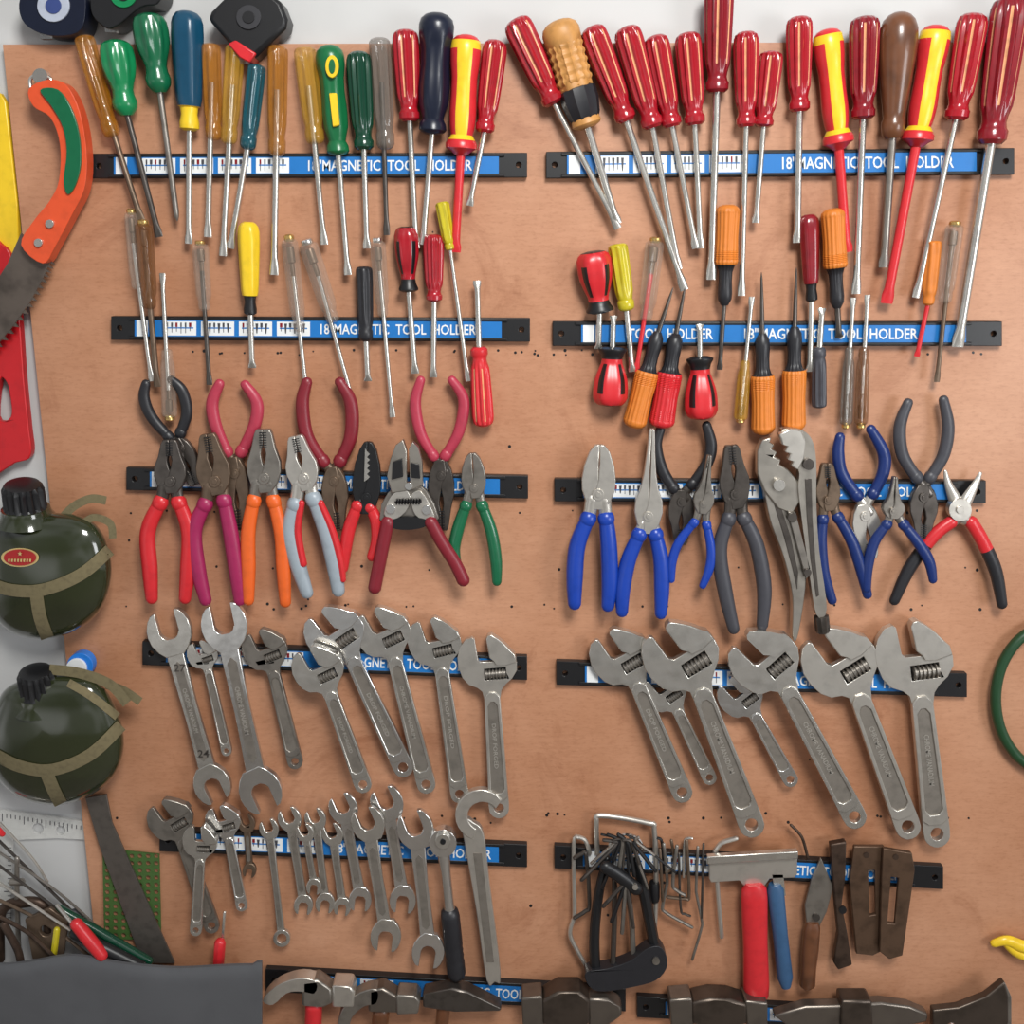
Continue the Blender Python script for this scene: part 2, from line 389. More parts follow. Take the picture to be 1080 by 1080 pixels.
sd((725,34),(733,132),(739,262),28,'strip',RED,STRIPE,lab='screwdriver with a red striped handle hanging upright')
sd((759,-18),(756,98),(750,295),31,'strip',DRED,STRIPE,lab='extra long screwdriver with a dark red striped handle',sr=4)
sd((787,33),(787,134),(782,312),27,'strip',RED,STRIPE,lab='long screwdriver with red striped handle')
sd((814,54),(805,134),(797,235),26,'strip',RED,STRIPE,lab='short screwdriver with a red striped handle')
sd((843,17),(843,118),(841,256),28,'strip',RED,STRIPE,lab='screwdriver with a red and cream striped handle',sr=3.8)
sd((872,31),(885,158),(893,266),33,'vde',YEL,CRED,lab='insulated screwdriver with red and yellow handle',shm=CRED,sr=5)
sd((912,17),(910,126),(903,310),32,'strip',DRED,STRIPE,lab='long screwdriver with dark red striped handle',sr=3.8)
sd((949,13),(941,146),(932,282),40,'wood',WOOD,lab='screwdriver with a turned dark wooden handle',shm=GREYM,sr=4.2)
sd((988,27),(966,155),(935,320),34,'vde',YEL,CRED,lab='long insulated screwdriver with yellow and red handle',shm=CRED,sr=5)
sd((1027,14),(1008,127),(966,314),32,'strip',RED,STRIPE,lab='long tilted screwdriver with red striped handle',sr=3.4)
sd((1067,-4),(1045,152),(1010,366),39,'strip',DRED,STRIPE,lab='largest screwdriver, dark red handle and thick long shaft',sr=5)
def tester(top,neck,tip,wd,c,lab,cap=BRASS,sr=2.4,st='plain',shm=None):
    t=sd(top,neck,tip,wd,st,c,lab=lab,sr=sr,shm=shm)
    m=M();R=wd/2;dt=max(15.5,R+1.5)
    a=(top[0],top[1],dt);b=(neck[0],neck[1],dt)
    lathe(m,lerp(a,b,-.05),lerp(a,b,.03),[(0,R*.4),(.2,R*.6),(.8,R*.6),(1,R*.5)],12)
    t.add('cap',m,cap,label='metal end cap')
    m=M();lathe(m,lerp(a,b,.08),lerp(a,b,.42),[(0,R*.4),(.1,R*.45),(.5,R*.45),(.55,R*.28),(1,R*.25)],10)
    t.add('neon_tube',m,BROWNM,label='small resistor and lamp inside the clear handle')
tester((138,224),(144,305),(160,402),15,CLEAR,'voltage tester with a cloudy clear handle')
tester((151,236),(158,326),(166,408),20,BRCLEAR,'voltage tester with a dirty brown translucent handle',sr=3,shm=BROWNM)
tester((179,440),(176,368),(171,288),17,CLEAR,'clear voltage tester hanging handle down')
tester((211,257),(216,328),(221,406),18,CLEAR,'clear voltage tester with slim shaft',shm=DSTEEL)
sd((262,234),(264,332),(266,388),23,'collar',YEL,BLACK,lab='small yellow screwdriver with a black collar')
tester((305,252),(316,350),(323,411),18,CLEAR,'long clear voltage tester')
tester((324,256),(352,340),(374,430),21,CLEAR,'tilted clear voltage tester',cap=CHROME)
sd((384,281),(386,360),(388,402),18,'clear',SOFTB,lab='small black handled screwdriver')
tester((398,254),(404,334),(414,440),17,CLEAR,'clear handled tester with long shaft',cap=CHROME)
sd((428,239),(431,308),(438,394),26,'stub',RED,BLACK,lab='screwdriver with a short red and black handle')
sd((457,247),(458,318),(457,398),22,'strip',RED,lab='small screwdriver with a red handle')
sd((466,213),(475,264),(494,402),15,'plain',YG,lab='slender screwdriver with a yellow green handle',sr=2.4)
sd((510,450),(505,366),(503,296),23,'strip',CRED,STRIPE,lab='bright red screwdriver hanging handle down')
sd((625,265),(633,330),(631,368),37,'stub',CRED,BLACK,lab='stubby red and black screwdriver')
sd((651,257),(661,328),(667,392),21,'clear',YG,lab='small screwdriver with yellow translucent handle')
tester((691,254),(681,338),(671,392),20,CLEAR,'clear tester with a red shaft',shm=CRED)
sd((768,216),(764,322),(759,390),26,'knurl',ORANGE,SOFTB,lab='screwdriver with ribbed orange handle and black neck',sr=2.4,shm=DSTEEL)
sd((853,226),(856,318),(854,392),21,'collar',DRED,BLACK,lab='screwdriver with a dark red handle and black collar')
sd((878,220),(883,325),(885,356),26,'knurl',ORANGE,SOFTB,lab='orange and black precision screwdriver',shm=DSTEEL)
sd((985,254),(979,322),(967,376),17,'plain',ORANGE,lab='small screwdriver with a plain orange handle',sr=2.4,shm=CRED)
tester((1007,237),(996,320),(988,403),20,CLEAR,'clear voltage tester hanging beside a long shaft',shm=BROWNM)
sd((643,428),(646,366),(647,333),37,'stub',CRED,BLACK,lab='stubby red and black screwdriver hanging handle down')
sd((668,451),(694,350),(710,303),26,'knurl',ORANGE,SOFTB,lab='orange and black screwdriver hanging handle down, tilted',shm=DSTEEL,sr=2.8,kind='point')
sd((697,451),(713,352),(723,300),28,'knurl',CRED,SOFTB,lab='red and black screwdriver hanging handle down',shm=DSTEEL,sr=2.8,kind='point')
sd((740,442),(738,376),(738,342),35,'stub',CRED,BLACK,lab='stubby red screwdriver with black inlays hanging handle down')
tester((781,443),(786,380),(793,313),15,AMBER2,'small amber tester hanging handle down')
sd((805,458),(804,352),(803,287),26,'knurl',ORANGE,SOFTB,lab='pointed tool with ribbed orange handle hanging handle down',shm=DSTEEL,sr=2.8,kind='point')
sd((837,454),(838,345),(840,282),26,'knurl',ORANGE,SOFTB,lab='pointed tool with orange handle and black neck, handle down',shm=DSTEEL,sr=2.8,kind='point')
sd((864,430),(864,366),(867,325),16,'clear',DGREY,lab='small dark grey driver hanging handle down')
tester((892,448),(896,366),(900,314),14,SMOKE,'slim clear tester hanging handle down')
tester((908,448),(911,366),(915,311),15,BRCLEAR,'slim brownish tester hanging handle down')
# ------------------------------------------------------------ pliers
JW={
'comb':[(0,0),(-.4,.0),(-.52,.08),(-.72,.4),(-.98,.66),(-1.0,.86),(-.8,1.1),(-.45,1.28),(.3,1.3),(.42,1.05),(.1,.86),(0,.74),(-.1,.62),(-.16,.5),(-.1,.4),(-.02,.34)],
'long':[(0,0),(-.2,.01),(-.28,.25),(-.42,.5),(-.62,.68),(-.95,.82),(-1.0,.95),(-.8,1.08),(-.45,1.2),(.3,1.2),(.4,1.02),(.1,.88),(0,.78),(-.04,.5)],
'cut':[(0,0),(-.3,.02),(-.6,.15),(-.88,.42),(-1,.7),(-.96,.92),(-.75,1.12),(-.4,1.3),(.3,1.3),(.4,1.05),(.1,.85),(0,.68),(-.03,.4)],
}
GP='pliers on the magnetic holders'
def pl(tip,piv,W,hA,hB,gA,gB=None,r=8,kind='comb',hm=None,d=12,lab='pliers',gm=None):
    hm=hm or DSTEEL;gB=gB or gA
    f,L=frame(tip,piv);t=T('pliers',(piv[0],piv[1],d),lab,'pliers',GP)
    for sgn,h,g,dd in ((-1,hA,gA,0),(1,hB,gB,1.2)):
        m=M()
        o=[f((u*W if sgn<0 else -u*W),v*L) for u,v in JW[kind]]
        plate(m,o,d+dd,d+8+dd)
        t.add('jaw',m,hm,bev=1.1)
        p0=f(sgn*W*.35,L*1.08)
        m=M();dz=d+5
        tube(m,[(p0[0],p0[1],dz,W*.42),(h[0][0],h[0][1],dz,r*.85),(h[1][0],h[1][1],dz,r*.7)],10,.6)
        t.add('arm',m,hm)
        m=M();n=len(h);pts=[]
        for i,p in enumerate(h):
            q=i/(n-1);rr=r*(1.0+.12*sin(pi*q)) if i<n-1 else r*.86
            if i==0: rr=r*.95
            pts.append((p[0],p[1],dz,rr))
        tube(m,pts,14,.8)
        tube(m,[(h[0][0],h[0][1],dz,r*1.12),lerp((h[0][0],h[0][1],dz,r*1.12),(h[1][0],h[1][1],dz,r*1.1),.16)],14,.85)
        t.add('handle',m,g)
    m=M();disc(m,piv,W*.34,d+8,d+11,20);disc(m,piv,W*.17,d+10.5,d+12,12);t.add('rivet',m,hm if gm is None else gm,bev=.5)
    if kind=='comb':
        m=M()
        for i in range(7):
            a=f(-W*.22,L*(.06+.05*i));b=f(W*.22,L*(.06+.05*i))
            plate(m,[a,b,(b[0],b[1]+.9),(a[0],a[1]+.9)],d+8,d+9.6)
        t.add('serration',m,BLACK)
    return t
pl((206,512),(190,474),13,[(179,462),(160,440),(152,420),(154,404)],[(190,458),(197,435),(192,412),(180,400)],SOFTB,r=5.5,hm=DSTEEL,d=11,lab='small black handled pliers hanging handles up')
pl((252,560),(247,500),14,[(240,478),(228,450),(224,425),(232,404)],[(254,478),(268,450),(271,425),(258,405)],ROSE,r=6,hm=BROWNM,d=11,lab='rose red handled pliers hanging handles up')
pl((356,560),(352,508),14,[(342,488),(324,460),(319,425),(324,402)],[(358,488),(370,460),(370,425),(358,402)],MAROON,r=6.5,hm=BROWNM,d=11,lab='maroon handled pliers hanging handles up')
pl((466,560),(465,502),14,[(458,482),(444,458),(438,425),(444,400)],[(469,482),(484,455),(489,422),(476,400)],ROSE,r=5.5,hm=DSTEEL,d=11,lab='thin rose handled pliers hanging handles up')
pl((178,464),(179,508),17,[(170,528),(156,560),(158,600),(160,632)],[(188,528),(199,560),(198,600),(195,632)],CRED,r=7.5,d=22,lab='combination pliers with coral red handles')
pl((218,458),(226,508),18,[(217,530),(205,560),(209,600),(217,634)],[(236,526),(243,560),(249,600),(253,634)],PINK,r=7.5,d=22,lab='combination pliers with magenta handles',hm=BROWNM)
pl((277,453),(278,505),18,[(268,526),(262,560),(262,600),(262,634)],[(288,526),(297,565),(299,600),(301,636)],ORNG2,r=7,d=22,hm=GREYM,lab='combination pliers with bright orange handles')
t=pl((311,460),(320,505),17,[(312,530),(306,560),(314,595),(324,626)],[(330,524),(344,560),(352,592),(357,624)],GREYP,r=8,d=22,hm=SATIN,lab='pliers with two tone light grey and red handles')
m=M();tube(m,[(318,530,31,3.5),(314,560,31,4),(320,595,31,4)],8,.9);t.add('inlay',m,CRED,label='red grip inlay')
m=M();tube(m,[(338,530,31,3.5),(350,558,31,4),(359,590,31,4),(362,612,31,3)],8,.9);t.add('inlay',m,CRED,label='red grip inlay')
t=pl((388,466),(386,525),15,[(378,532),(369,555),(364,580),(362,600)],[(390,534),(397,550),(398,570),(392,588)],CRED,r=6.2,d=20,kind='cut',hm=BLACK,lab='flat wire stripper with black head and red handles')
m=M()
plate(m,[(385,473)]+[(387+(3 if i%2 else 0),476+i*3) for i in range(11)]+[(384,508)],28,30)
t.add('blade',m,STEEL)
t=T('wire_stripper',(432,540,12),'self adjusting wire stripper, silver and black head, dark red handles','wire stripper')
m=M();plate(m,[(400,548),(402,532),(409,520),(420,510),(440,508),(450,518),(458,532),(463,547),(454,556),(430,550),(408,557)],24,31);t.add('body',m,GREYM,bev=1)
m=M();plate(m,spl([(405,542),(412,524),(425,515),(433,524),(428,540),(414,549)],3,True),31,35);t.add('link',m,SATIN,bev=.8)
m=M();plate(m,spl([(434,522),(444,518),(454,534),(458,548),(446,549),(436,540)],3,True),31,35);t.add('link',m,SATIN,bev=.8)
m=M();plate(m,[(412,484),(417,470),(425,464),(429,476),(429,518),(413,520),(408,502)],26,36);t.add('jaw',m,TOOLGREY,bev=1)
m=M();plate(m,[(431,474),(435,466),(441,472),(445,486),(446,512),(433,518)],26,36);t.add('jaw',m,TOOLGREY,bev=1)
m=M();plate(m,[(414,488),(424,484),(425,503),(413,506)],35,40);t.add('gripper',m,BLACK,bev=.5)
m=M();plate(m,[(433,488),(442,490),(443,505),(434,504)],35,40);t.add('gripper',m,BLACK,bev=.5)
m=M();plate(m,spl([(410,550),(430,545),(452,549),(447,556),(430,559),(414,557)],3,True),31,36);t.add('bumper',m,BLACK)
for c_,r_ in (((412,537),5),((450,538),5),((431,513),4)):
    m=M();disc(m,c_,r_,34,38);t.add('rivet',m,CHROME,bev=.5)
m=M();pts=[(417+i*1.0,529+3.2*sin(i*2.1),38+3*cos(i*2.1),1.) for i in range(28)];tube(m,pts,6,1,sn=2);t.add('spring',m,BLACK)
for pts in ([(409,550),(404,575),(399,600),(395,621)],[(454,550),(466,572),(480,594),(489,613)]):
    m=M();tube(m,[(p[0],p[1],34,7) for p in pts],12,.8);t.add('handle',m,MAROON)
pl((498,478),(500,515),13,[(492,532),(484,555),(479,578),(482,596)],[(508,532),(518,560),(523,590),(524,614)],GREEN2,r=6,d=22,kind='cut',hm=GREYM,lab='small side cutters with green handles')
pl((718,575),(719,530),14,[(711,516),(698,495),(692,470),(697,452)],[(729,512),(745,490),(750,470),(745,448)],SOFTB,r=5.8,d=11,lab='black handled pliers hanging handles up')
pl((919,590),(913,545),15,[(905,524),(888,500),(884,478),(886,460)],[(920,522),(931,500),(932,478),(918,452)],DBLUE,r=6,d=11,lab='navy handled pliers hanging handles up',hm=SATIN)
pl((974,570),(975,525),15,[(968,505),(952,480),(949,450),(958,424)],[(980,505),(995,480),(1000,450),(995,421)],DGREY,r=6,d=11,lab='dark grey handled pliers hanging handles up')
t=pl((633,469),(631,522),18,[(621,545),(609,575),(606,610),(606,638)],[(639,545),(642,575),(643,612),(641,640)],BLUE,r=8,d=22,kind='cut',hm=SATIN,lab='heavy side cutters with bright blue handles')
pl((688,452),(684,545),15,[(675,562),(663,590),(657,620),(656,646)],[(691,562),(697,590),(698,620),(697,648)],BLUE,r=7.5,d=22,kind='long',hm=SATIN,lab='long nose pliers with bright blue handles')
pl((749,480),(742,532),11,[(733,550),(716,572),(709,592),(708,612)],[(745,552),(750,580),(748,600),(741,618)],BLUE,r=4.5,d=24,kind='long',hm=GREYM,lab='small long nose pliers with thin blue handles')
pl((772,470),(776,522),16,[(769,545),(759,580),(765,625),(774,664)],[(784,545),(798,575),(806,620),(804,660)],DGREY,r=7.2,d=22,lab='large combination pliers with dark grey handles')
# locking pliers
t=T('locking_pliers',(850,520,12),'nickel plated locking pliers with curved toothed jaws','locking pliers')
m=M();plate(m,spl([(824,457),(836,452),(850,456),(858,468),(861,490),(861,530),(864,580),(872,642),(861,648),(853,600),(846,550),(842,515),(842,494)],4,True),24,36);t.add('handle',m,TOOLGREY,bev=3.5)
m=M();plate(m,[(849,505),(856,505),(857,545),(860,590),(864,628),(861,630),(855,590),(851,545)],35,36.8);t.add('pressed_channel',m,DSTEEL,bev=.4)
m=M();plate(m,[(822,458),(834,452),(846,455),(850,466),(848,484),(842,496),(835,492),(837,487),(831,485),(834,479),(828,477),(831,471),(825,469)],30,40);t.add('upper_jaw',m,SATIN,bev=1.2)
m=M();plate(m,[(799,476),(804,464),(814,461),(812,467),(817,470),(814,474),(820,477),(817,482),(824,485),(822,490),(832,496),(844,510),(846,526),(836,542),(820,536),(806,518),(799,500)],20,33);t.add('lower_jaw',m,TOOLGREY,bev=2)
m=M();plate(m,spl([(806,506),(820,508),(834,536),(844,574),(850,606),(848,634),(841,673),(836,671),(836,630),(826,586),(812,548)],4,True),15,30);t.add('lever',m,TOOLGREY,bev=3.5)
m=M();plate(m,[(816,530),(822,529),(834,566),(842,604),(841,622),(836,600),(827,566)],29,31);t.add('pressed_channel',m,DSTEEL,bev=.4)
m=M();plate(m,[(831,540),(839,540),(856,606),(850,611)],31,36);t.add('toggle_link',m,GREYM,bev=1)
for c_,r_,z in (((853,490),6,41),((822,512),6.5,38),((836,546),5,39),((852,604),4,39)):
    m=M();disc(m,c_,r_,z-6,z);t.add('rivet',m,DSTEEL if r_!=6.5 else STEEL,bev=.8)
m=M();lathe(m,(865,640,30),(868,667,30),[(0,5),(.3,5),(.35,8),(.9,8),(1,6)],20,10,.12);t.add('adjusting_screw',m,DSTEEL)
pl((873,489),(874,528),13,[(868,546),(866,572),(869,605),(878,634)],[(883,544),(898,570),(908,600),(915,628)],DBLUE,r=5.6,d=22,hm=BROWNM,lab='dark pliers with slim navy handles')
pl((945,503),(943,540),12,[(936,552),(922,572),(915,598),(914,622)],[(952,552),(968,572),(980,592),(984,612)],DBLUE,r=5.2,d=24,kind='long',hm=GREYM,lab='small nippers with slim blue handles')
t=T('snap_ring_pliers',(1013,540,12),'snap ring pliers with bent tips and red and black handles','pliers',GP)
m=M();tube(m,[(997,497,16,2),(1000,510,16,4),(1008,528,17,7),(1018,548,17,7)],10,.6);t.add('jaw',m,SATIN)
m=M();tube(m,[(1034,499,16,2),(1029,510,16,4),(1019,528,18,7),(1008,548,18,7)],10,.6);t.add('jaw',m,SATIN)
m=M();disc(m,(1013,538),12,14,24,24);disc(m,(1013,538),4,24,26);t.add('rivet',m,SATIN,bev=.8)
for a in ([(1004,550),(985,565),(960,598),(943,634)],[(1024,550),(1036,570),(1050,602),(1057,638)]):
    m=M();P=[(p[0],p[1],18,7 if i<3 else 5.5) for i,p in enumerate(a)]
    tube(m,P,12,.8,mf=(lambda s,q:0 if s<.42 else 1));t.add('handle',m,[CRED,SOFTB])
# ------------------------------------------------------------ wrenches
GW='adjustable wrenches on the magnetic holders'
def adj(top,tail,H,ha=-14,d=12,mat=None,lab='adjustable wrench',open_=.0,tx=None):
    mat=mat or STEEL
    f,L=frame(top,tail);L=L/H
    t=T('adjustable_wrench',(top[0],top[1],d),lab,'wrench',GW)
    a=math.radians(ha)
    def R(u,v):
        q=max(0,min(1,(1.1-v)/.3));an=a*q;vv=v-.75
        uu=u*cos(an)-vv*sin(an);v2=u*sin(an)+vv*cos(an)+.75
        return f(uu*H,v2*H)
    O=[(-.34,.0),(-.22,-.02),(-.18,.02),(-.18,.40),(-.14,.45),(.0,.47),(.3,.49),(.47,.51),(.51,.56),(.49,.7),(.38,.83),(.25,.91),(.17,1.0),(.145,1.15)]
    E=[(-.145,1.15),(-.18,1.0),(-.27,.91),(-.42,.82),(-.51,.68),(-.55,.48),(-.54,.3),(-.46,.12)]
    hw=.185
    tc=[(hw,L-.25)]+[(hw*cos(x),L-.2+hw*sin(x)) for x in [pi/10*i for i in range(1,10)]]+[(-hw,L-.25)]
    win=[(-.1,.58),(.3,.61),(.28,.82),(-.12,.79)]
    hole=[(.09*cos(x),L-.2+.09*sin(x)) for x in [2*pi*i/14 for i in range(14)]]
    thk=max(8,H*.17)
    m=M()
    full=[R(*p) for p in O+tc+E]
    plate(m,[full,[R(*p) for p in win],[R(*p) for p in hole]],d+thk*.14,d+thk*.8)
    t.add('body',m,mat,bev=.8)
    m=M()
    outer=[(.14,1.12),(.18,L-.4),(.1,L-.33),(-.1,L-.33),(-.18,L-.4),(-.14,1.12),(-.06,1.03),(.06,1.03)]
    inner=[(.09,1.28),(.125,L-.54),(.06,L-.46),(-.06,L-.46),(-.125,L-.54),(-.09,1.28),(-.03,1.2),(.03,1.2)]
    plate(m,[[f(u*H,v*H) for u,v in outer],[f(u*H,v*H) for u,v in inner]],d+thk*.5,d+thk)
    t.add('handle_rim',m,mat,bev=.8)
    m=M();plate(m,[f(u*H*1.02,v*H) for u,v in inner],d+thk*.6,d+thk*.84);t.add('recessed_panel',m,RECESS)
    if tx:
        m=M();q0,q1=random.choice(((.2,.75),(.28,.82),(.15,.7)));S_=1.3;E_=L-.55
        p=f(-.035*H,(S_+(E_-S_)*q0)*H);q=f(-.035*H,(S_+(E_-S_)*q1)*H)
        text(m,tx,p[0],p[1],q[0],q[1],.075*H,d+thk*.88);t.add('stamped_lettering',m,LETTER,norm=False)
    m=M();plate(m,[R(*p) for p in ((-.12,.57),(.31,.6),(.29,.83),(-.13,.8))],d,d+thk*.3);t.add('slot_back',m,BLACK)
    m=M();o=open_
    J=[(.1,.48),(.03,.40),(.03,.05),(.07,.0),(.14,-.01),(.24,.08),(.36,.22),(.45,.36),(.5,.42),(.51,.55),(.3,.58),(.12,.55)]
    plate(m,[R(u+o,v) for u,v in J],d-.5,d+thk+1.)
    t.add('movable_jaw',m,mat,bev=1.)
    m=M();p=R(-.09,.685);q=R(.28,.715);dd=d+thk*.6;r=.098*H
    prof=[(0,r*.7)]
    for i in range(6): prof+=[(.04+i*.16,r),(.04+i*.16+.06,r),(.04+i*.16+.085,r*.7),(.04+i*.16+.135,r*.7)]
    prof=[x for x in prof if x[0]<.98]+[(1,r*.7)]
    lathe(m,(p[0],p[1],dd),(q[0],q[1],dd),prof,16)
    t.add('worm_screw',m,GREYM)
    return t
def wr(a,b,R1,R2,d=12,mat=None,lab='open end wrench',kinds=('open','open'),ang=(15,15),name='open_end_wrench',sw=None,mark=None,tx=None):
    mat=mat or STEEL
    f,L=frame(a,b);t=T(name,(a[0],a[1],d),lab,'wrench','open end and combination wrenches on the magnetic holders')
    thk=max(5,R1*.34);m=M()
    sw=sw or R1*.42
    plate(m,[f(-sw,R1*.55),f(sw,R1*.55),f(sw*.85,L*.5),f(sw,L-R2*.55),f(-sw,L-R2*.55),f(-sw*.85,L*.5)],d+thk*.15,d+thk*.9)
    t.add('shank',m,mat,bev=1.1)
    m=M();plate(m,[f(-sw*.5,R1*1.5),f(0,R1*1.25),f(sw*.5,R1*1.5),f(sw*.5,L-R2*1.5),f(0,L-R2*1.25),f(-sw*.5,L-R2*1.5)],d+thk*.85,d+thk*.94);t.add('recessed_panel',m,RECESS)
    if tx:
        m=M();p=f(-sw*.25,L*.36);q=f(-sw*.25,L*.66);text(m,tx,p[0],p[1],q[0],q[1],sw*.5,d+thk*.98);t.add('stamped_lettering',m,LETTER,norm=False)
    for (cv,R,kd,an,up) in ((0,R1,kinds[0],ang[0],-1),(L,R2,kinds[1],ang[1],1)):
        m=M()
        if kd=='open':
            # head: rounded crab claw with parallel jaw faces
            hwid=.45;o=[]
            right=[(hwid,1.12),(.66,1.06),(.86,.8),(.99,.45),(1.02,.1),(.94,-.3),(.72,-.68),(.42,-.98)]
            left=[(-x,y) for x,y in right[::-1]]
            inn=[(-hwid,.12),(-.34,-.08),(-.16,-.2),(.16,-.2),(.34,-.08),(hwid,.12)]
            pts=right+left+inn
            r=math.radians(an)
            for x,y in pts:
                x*=R;y*=R
                x2=x*cos(r)-y*sin(r);y2=x*sin(r)+y*cos(r)
                o.append(f(x2,cv+up*y2))
            plate(m,o,d,d+thk)
        else:
            c=f(0,cv);plate(m,[circ(c,R,24),circ(c,R*.58,12)],d,d+thk)
        t.add('jaw' if kd=='open' else 'ring',m,mat,bev=.8)
    for s,v in (mark or []):
        m=M();p=f(0,v*L);text(m,s,p[0]-5,p[1]+4,p[0]+7,p[1]+4,8,d+thk*.9+.5)
        t.add('size_mark',m,DSTEEL,norm=False)
    return t
CV='CHROME VANADIUM';DF='DROP FORGED'
wr((179,670),(222,826),23,19,lab='large open end wrench standing upright',mark=[('27',.22),('24',.8)],ang=(0,-10),sw=9,tx=CV)
adj((212,676),(240,798),30,ha=-10,lab='small adjustable wrench between two open end wrenches')
wr((237,664),(273,832),24,22,lab='largest open end wrench with chrome finish',mat=CHROME,ang=(0,-12),sw=10,d=22,tx=CV)
adj((277,664),(313,812),44,ha=-12,mat=GREYM,lab='worn adjustable wrench with dull grey finish')
adj((330,682),(386,837),50,lab='adjustable wrench with satin handle',ha=-10,d=25,tx=DF)
adj((345,640),(430,820),58,lab='long adjustable wrench with a polished head',ha=-14,mat=CHROME,tx=DF)
adj((402,640),(452,838),54,lab='adjustable wrench with dark worm screw',ha=-16,tx=CV)
adj((458,652),(486,848),52,lab='satin adjustable wrench with narrow handle',ha=-10,tx=DF)
adj((515,671),(527,864),58,lab='broad adjustable wrench with satin finish',mat=SATIN,ha=-6,tx=DF)
adj((648,664),(724,847),60,lab='adjustable wrench with stamped handle',ha=-12,tx=DF)
adj((696,710),(752,828),42,lab='small adjustable wrench',ha=-14)
adj((712,656),(798,884),74,lab='large adjustable wrench with wide head',ha=-16,d=23,tx=CV)
adj((774,714),(838,830),44,lab='small chrome adjustable wrench',ha=-14,mat=CHROME)
adj((797,664),(908,874),68,lab='large adjustable wrench with long handle',ha=-18,d=23,tx=CV)
adj((880,662),(963,886),74,lab='large adjustable wrench with wide satin head',ha=-16,mat=SATIN,tx=CV)
adj((964,657),(990,895),76,lab='largest adjustable wrench hanging nearly straight',ha=-6,mat=SATIN,tx=CV)
adj((176,843),(226,985),44,lab='adjustable wrench with worn dark head',ha=-16,mat=GREYM)
adj((213,872),(206,988),34,lab='small adjustable wrench hanging straight',ha=-6,d=23)
adj((234,850),(256,962),34,lab='small polished adjustable wrench',ha=-10,mat=CHROME)
wr((260,870),(263,918),9,7,lab='tiny open end wrench',mat=BROWNM)
wr((284,876),(297,990),10,9,lab='combination wrench with ring end',kinds=('open','ring'),name='combination_wrench',d=12)
wr((306,866),(320,954),12,10,lab='small open end wrench')
wr((333,866),(343,952),11,10,lab='small open end wrench')
wr((322,880),(331,935),9,8,lab='tiny open end wrench',d=20)
wr((351,882),(361,956),11,9,lab='small open end wrench')
wr((363,855),(380,948),15,12,lab='open end wrench with chrome finish',mat=CHROME)
wr((389,872),(407,986),17,16,lab='medium open end wrench',d=20)
wr((409,850),(425,948),17,14,lab='medium open end wrench',mat=CHROME)
wr((439,878),(452,1002),19,17,lab='wide open end wrench',mat=CHROME,d=20)
t=T('ratchet_wrench',(467,886,15),'ratchet with round chrome head and black handle','socket wrench')
m=M();disc(m,(467,890),14.5,20,33,28);t.add('head',m,CHROME,bev=2)
m=M();disc(m,(467,888),8,32,37,22);t.add('selector_dial',m,STEEL,bev=1)
m=M();disc(m,(467,888),3,36.5,38,12);t.add('release_button',m,BLACK)
m=M();lathe(m,(468,900,25),(475,966,24),[(0,7),(.3,5.2),(.8,5.2),(1,7)],16);t.add('shaft',m,CHROME)
m=M();lathe(m,(474,958,24),(482,1032,24),[(0,6),(.03,9),(.1,10),(.5,10),(.54,9.4),(.58,10),(.62,9.4),(.66,10),(.7,9.4),(.74,10),(.92,10),(.97,8.5),(1,5)],24,8,.04);t.add('handle',m,SOFTB)
t=T('hook_wrench',(505,860,12),'long steel hook spanner with a curved claw head','wrench')
m=M();o=[]
c=(507,860)
for i in range(16):
    a=math.radians(-35-i*14.5);o.append((c[0]+27*cos(a),c[1]+27*sin(a)))
inn=[]
for i in range(15,-1,-1):
    a=math.radians(-30-i*14.5);inn.append((c[0]+16*cos(a)+2,c[1]+15*sin(a)+1))
plate(m,o+inn,14,24);t.add('hook',m,SATIN,bev=1)
m=M();plate(m,spl([(486,862),(500,868),(510,880),(516,930),(528,1028),(522,1036),(513,1034),(502,960),(490,890)],4,True),14,23);t.add('handle',m,SATIN,bev=1.2)
m=M();plate(m,[(499,900),(508,900),(521,1015),(513,1015)],22,23.4);t.add('recessed_panel',m,RECESS)
# ------------------------------------------------------------ lower right tools
GH='hex keys hanging on the holder'
def rod(name,pts,r,mat,lab,cat,grp=None,dd=14):
    t=T(name,(pts[0][0],pts[0][1],dd),lab,cat,grp)
    m=M();P=[]
    for i,p in enumerate(pts): P.append((p[0],p[1],p[2] if len(p)>2 else dd,r))
    Q=[P[0]]
    for i in range(1,len(P)-1):
        Q+= [lerp(P[i],P[i-1],min(.45,5/max(1,math.dist(P[i][:2],P[i-1][:2])))),lerp(P[i],P[i+1],min(.45,5/max(1,math.dist(P[i][:2],P[i+1][:2]))))]
    Q.append(P[-1]);tube(m,Q,8,1,sn=4);t.add('rod',m,mat);return t
t=T('coping_saw_frame',(628,860,14),'silver wire frame of a small saw with black clamp','saw frame')
m=M();tube(m,[(630,900,12,3),(629,868,12,3),(634,860,12,3),(684,868,12,3),(690,876,12,3),(692,940,12,3),(688,1008,12,3)],10,sn=5);t.add('frame',m,SATIN)
m=M();lathe(m,(690,930,14),(690,950,14),[(0,5),(.2,6),(.8,6),(1,5)],12);t.add('clamp',m,BLACK)
GF='black folding hex key sets'
t=T('folding_key_set',(655,1030,18),'large black folding hex key set with long dark keys','folding key set',GF)
m=M();plate(m,spl([(618,1026),(640,1022),(664,1014),(684,1000),(698,1000),(704,1018),(692,1034),(664,1042),(634,1046),(621,1040)],4,True),18,36);t.add('body',m,SOFTB,bev=3)
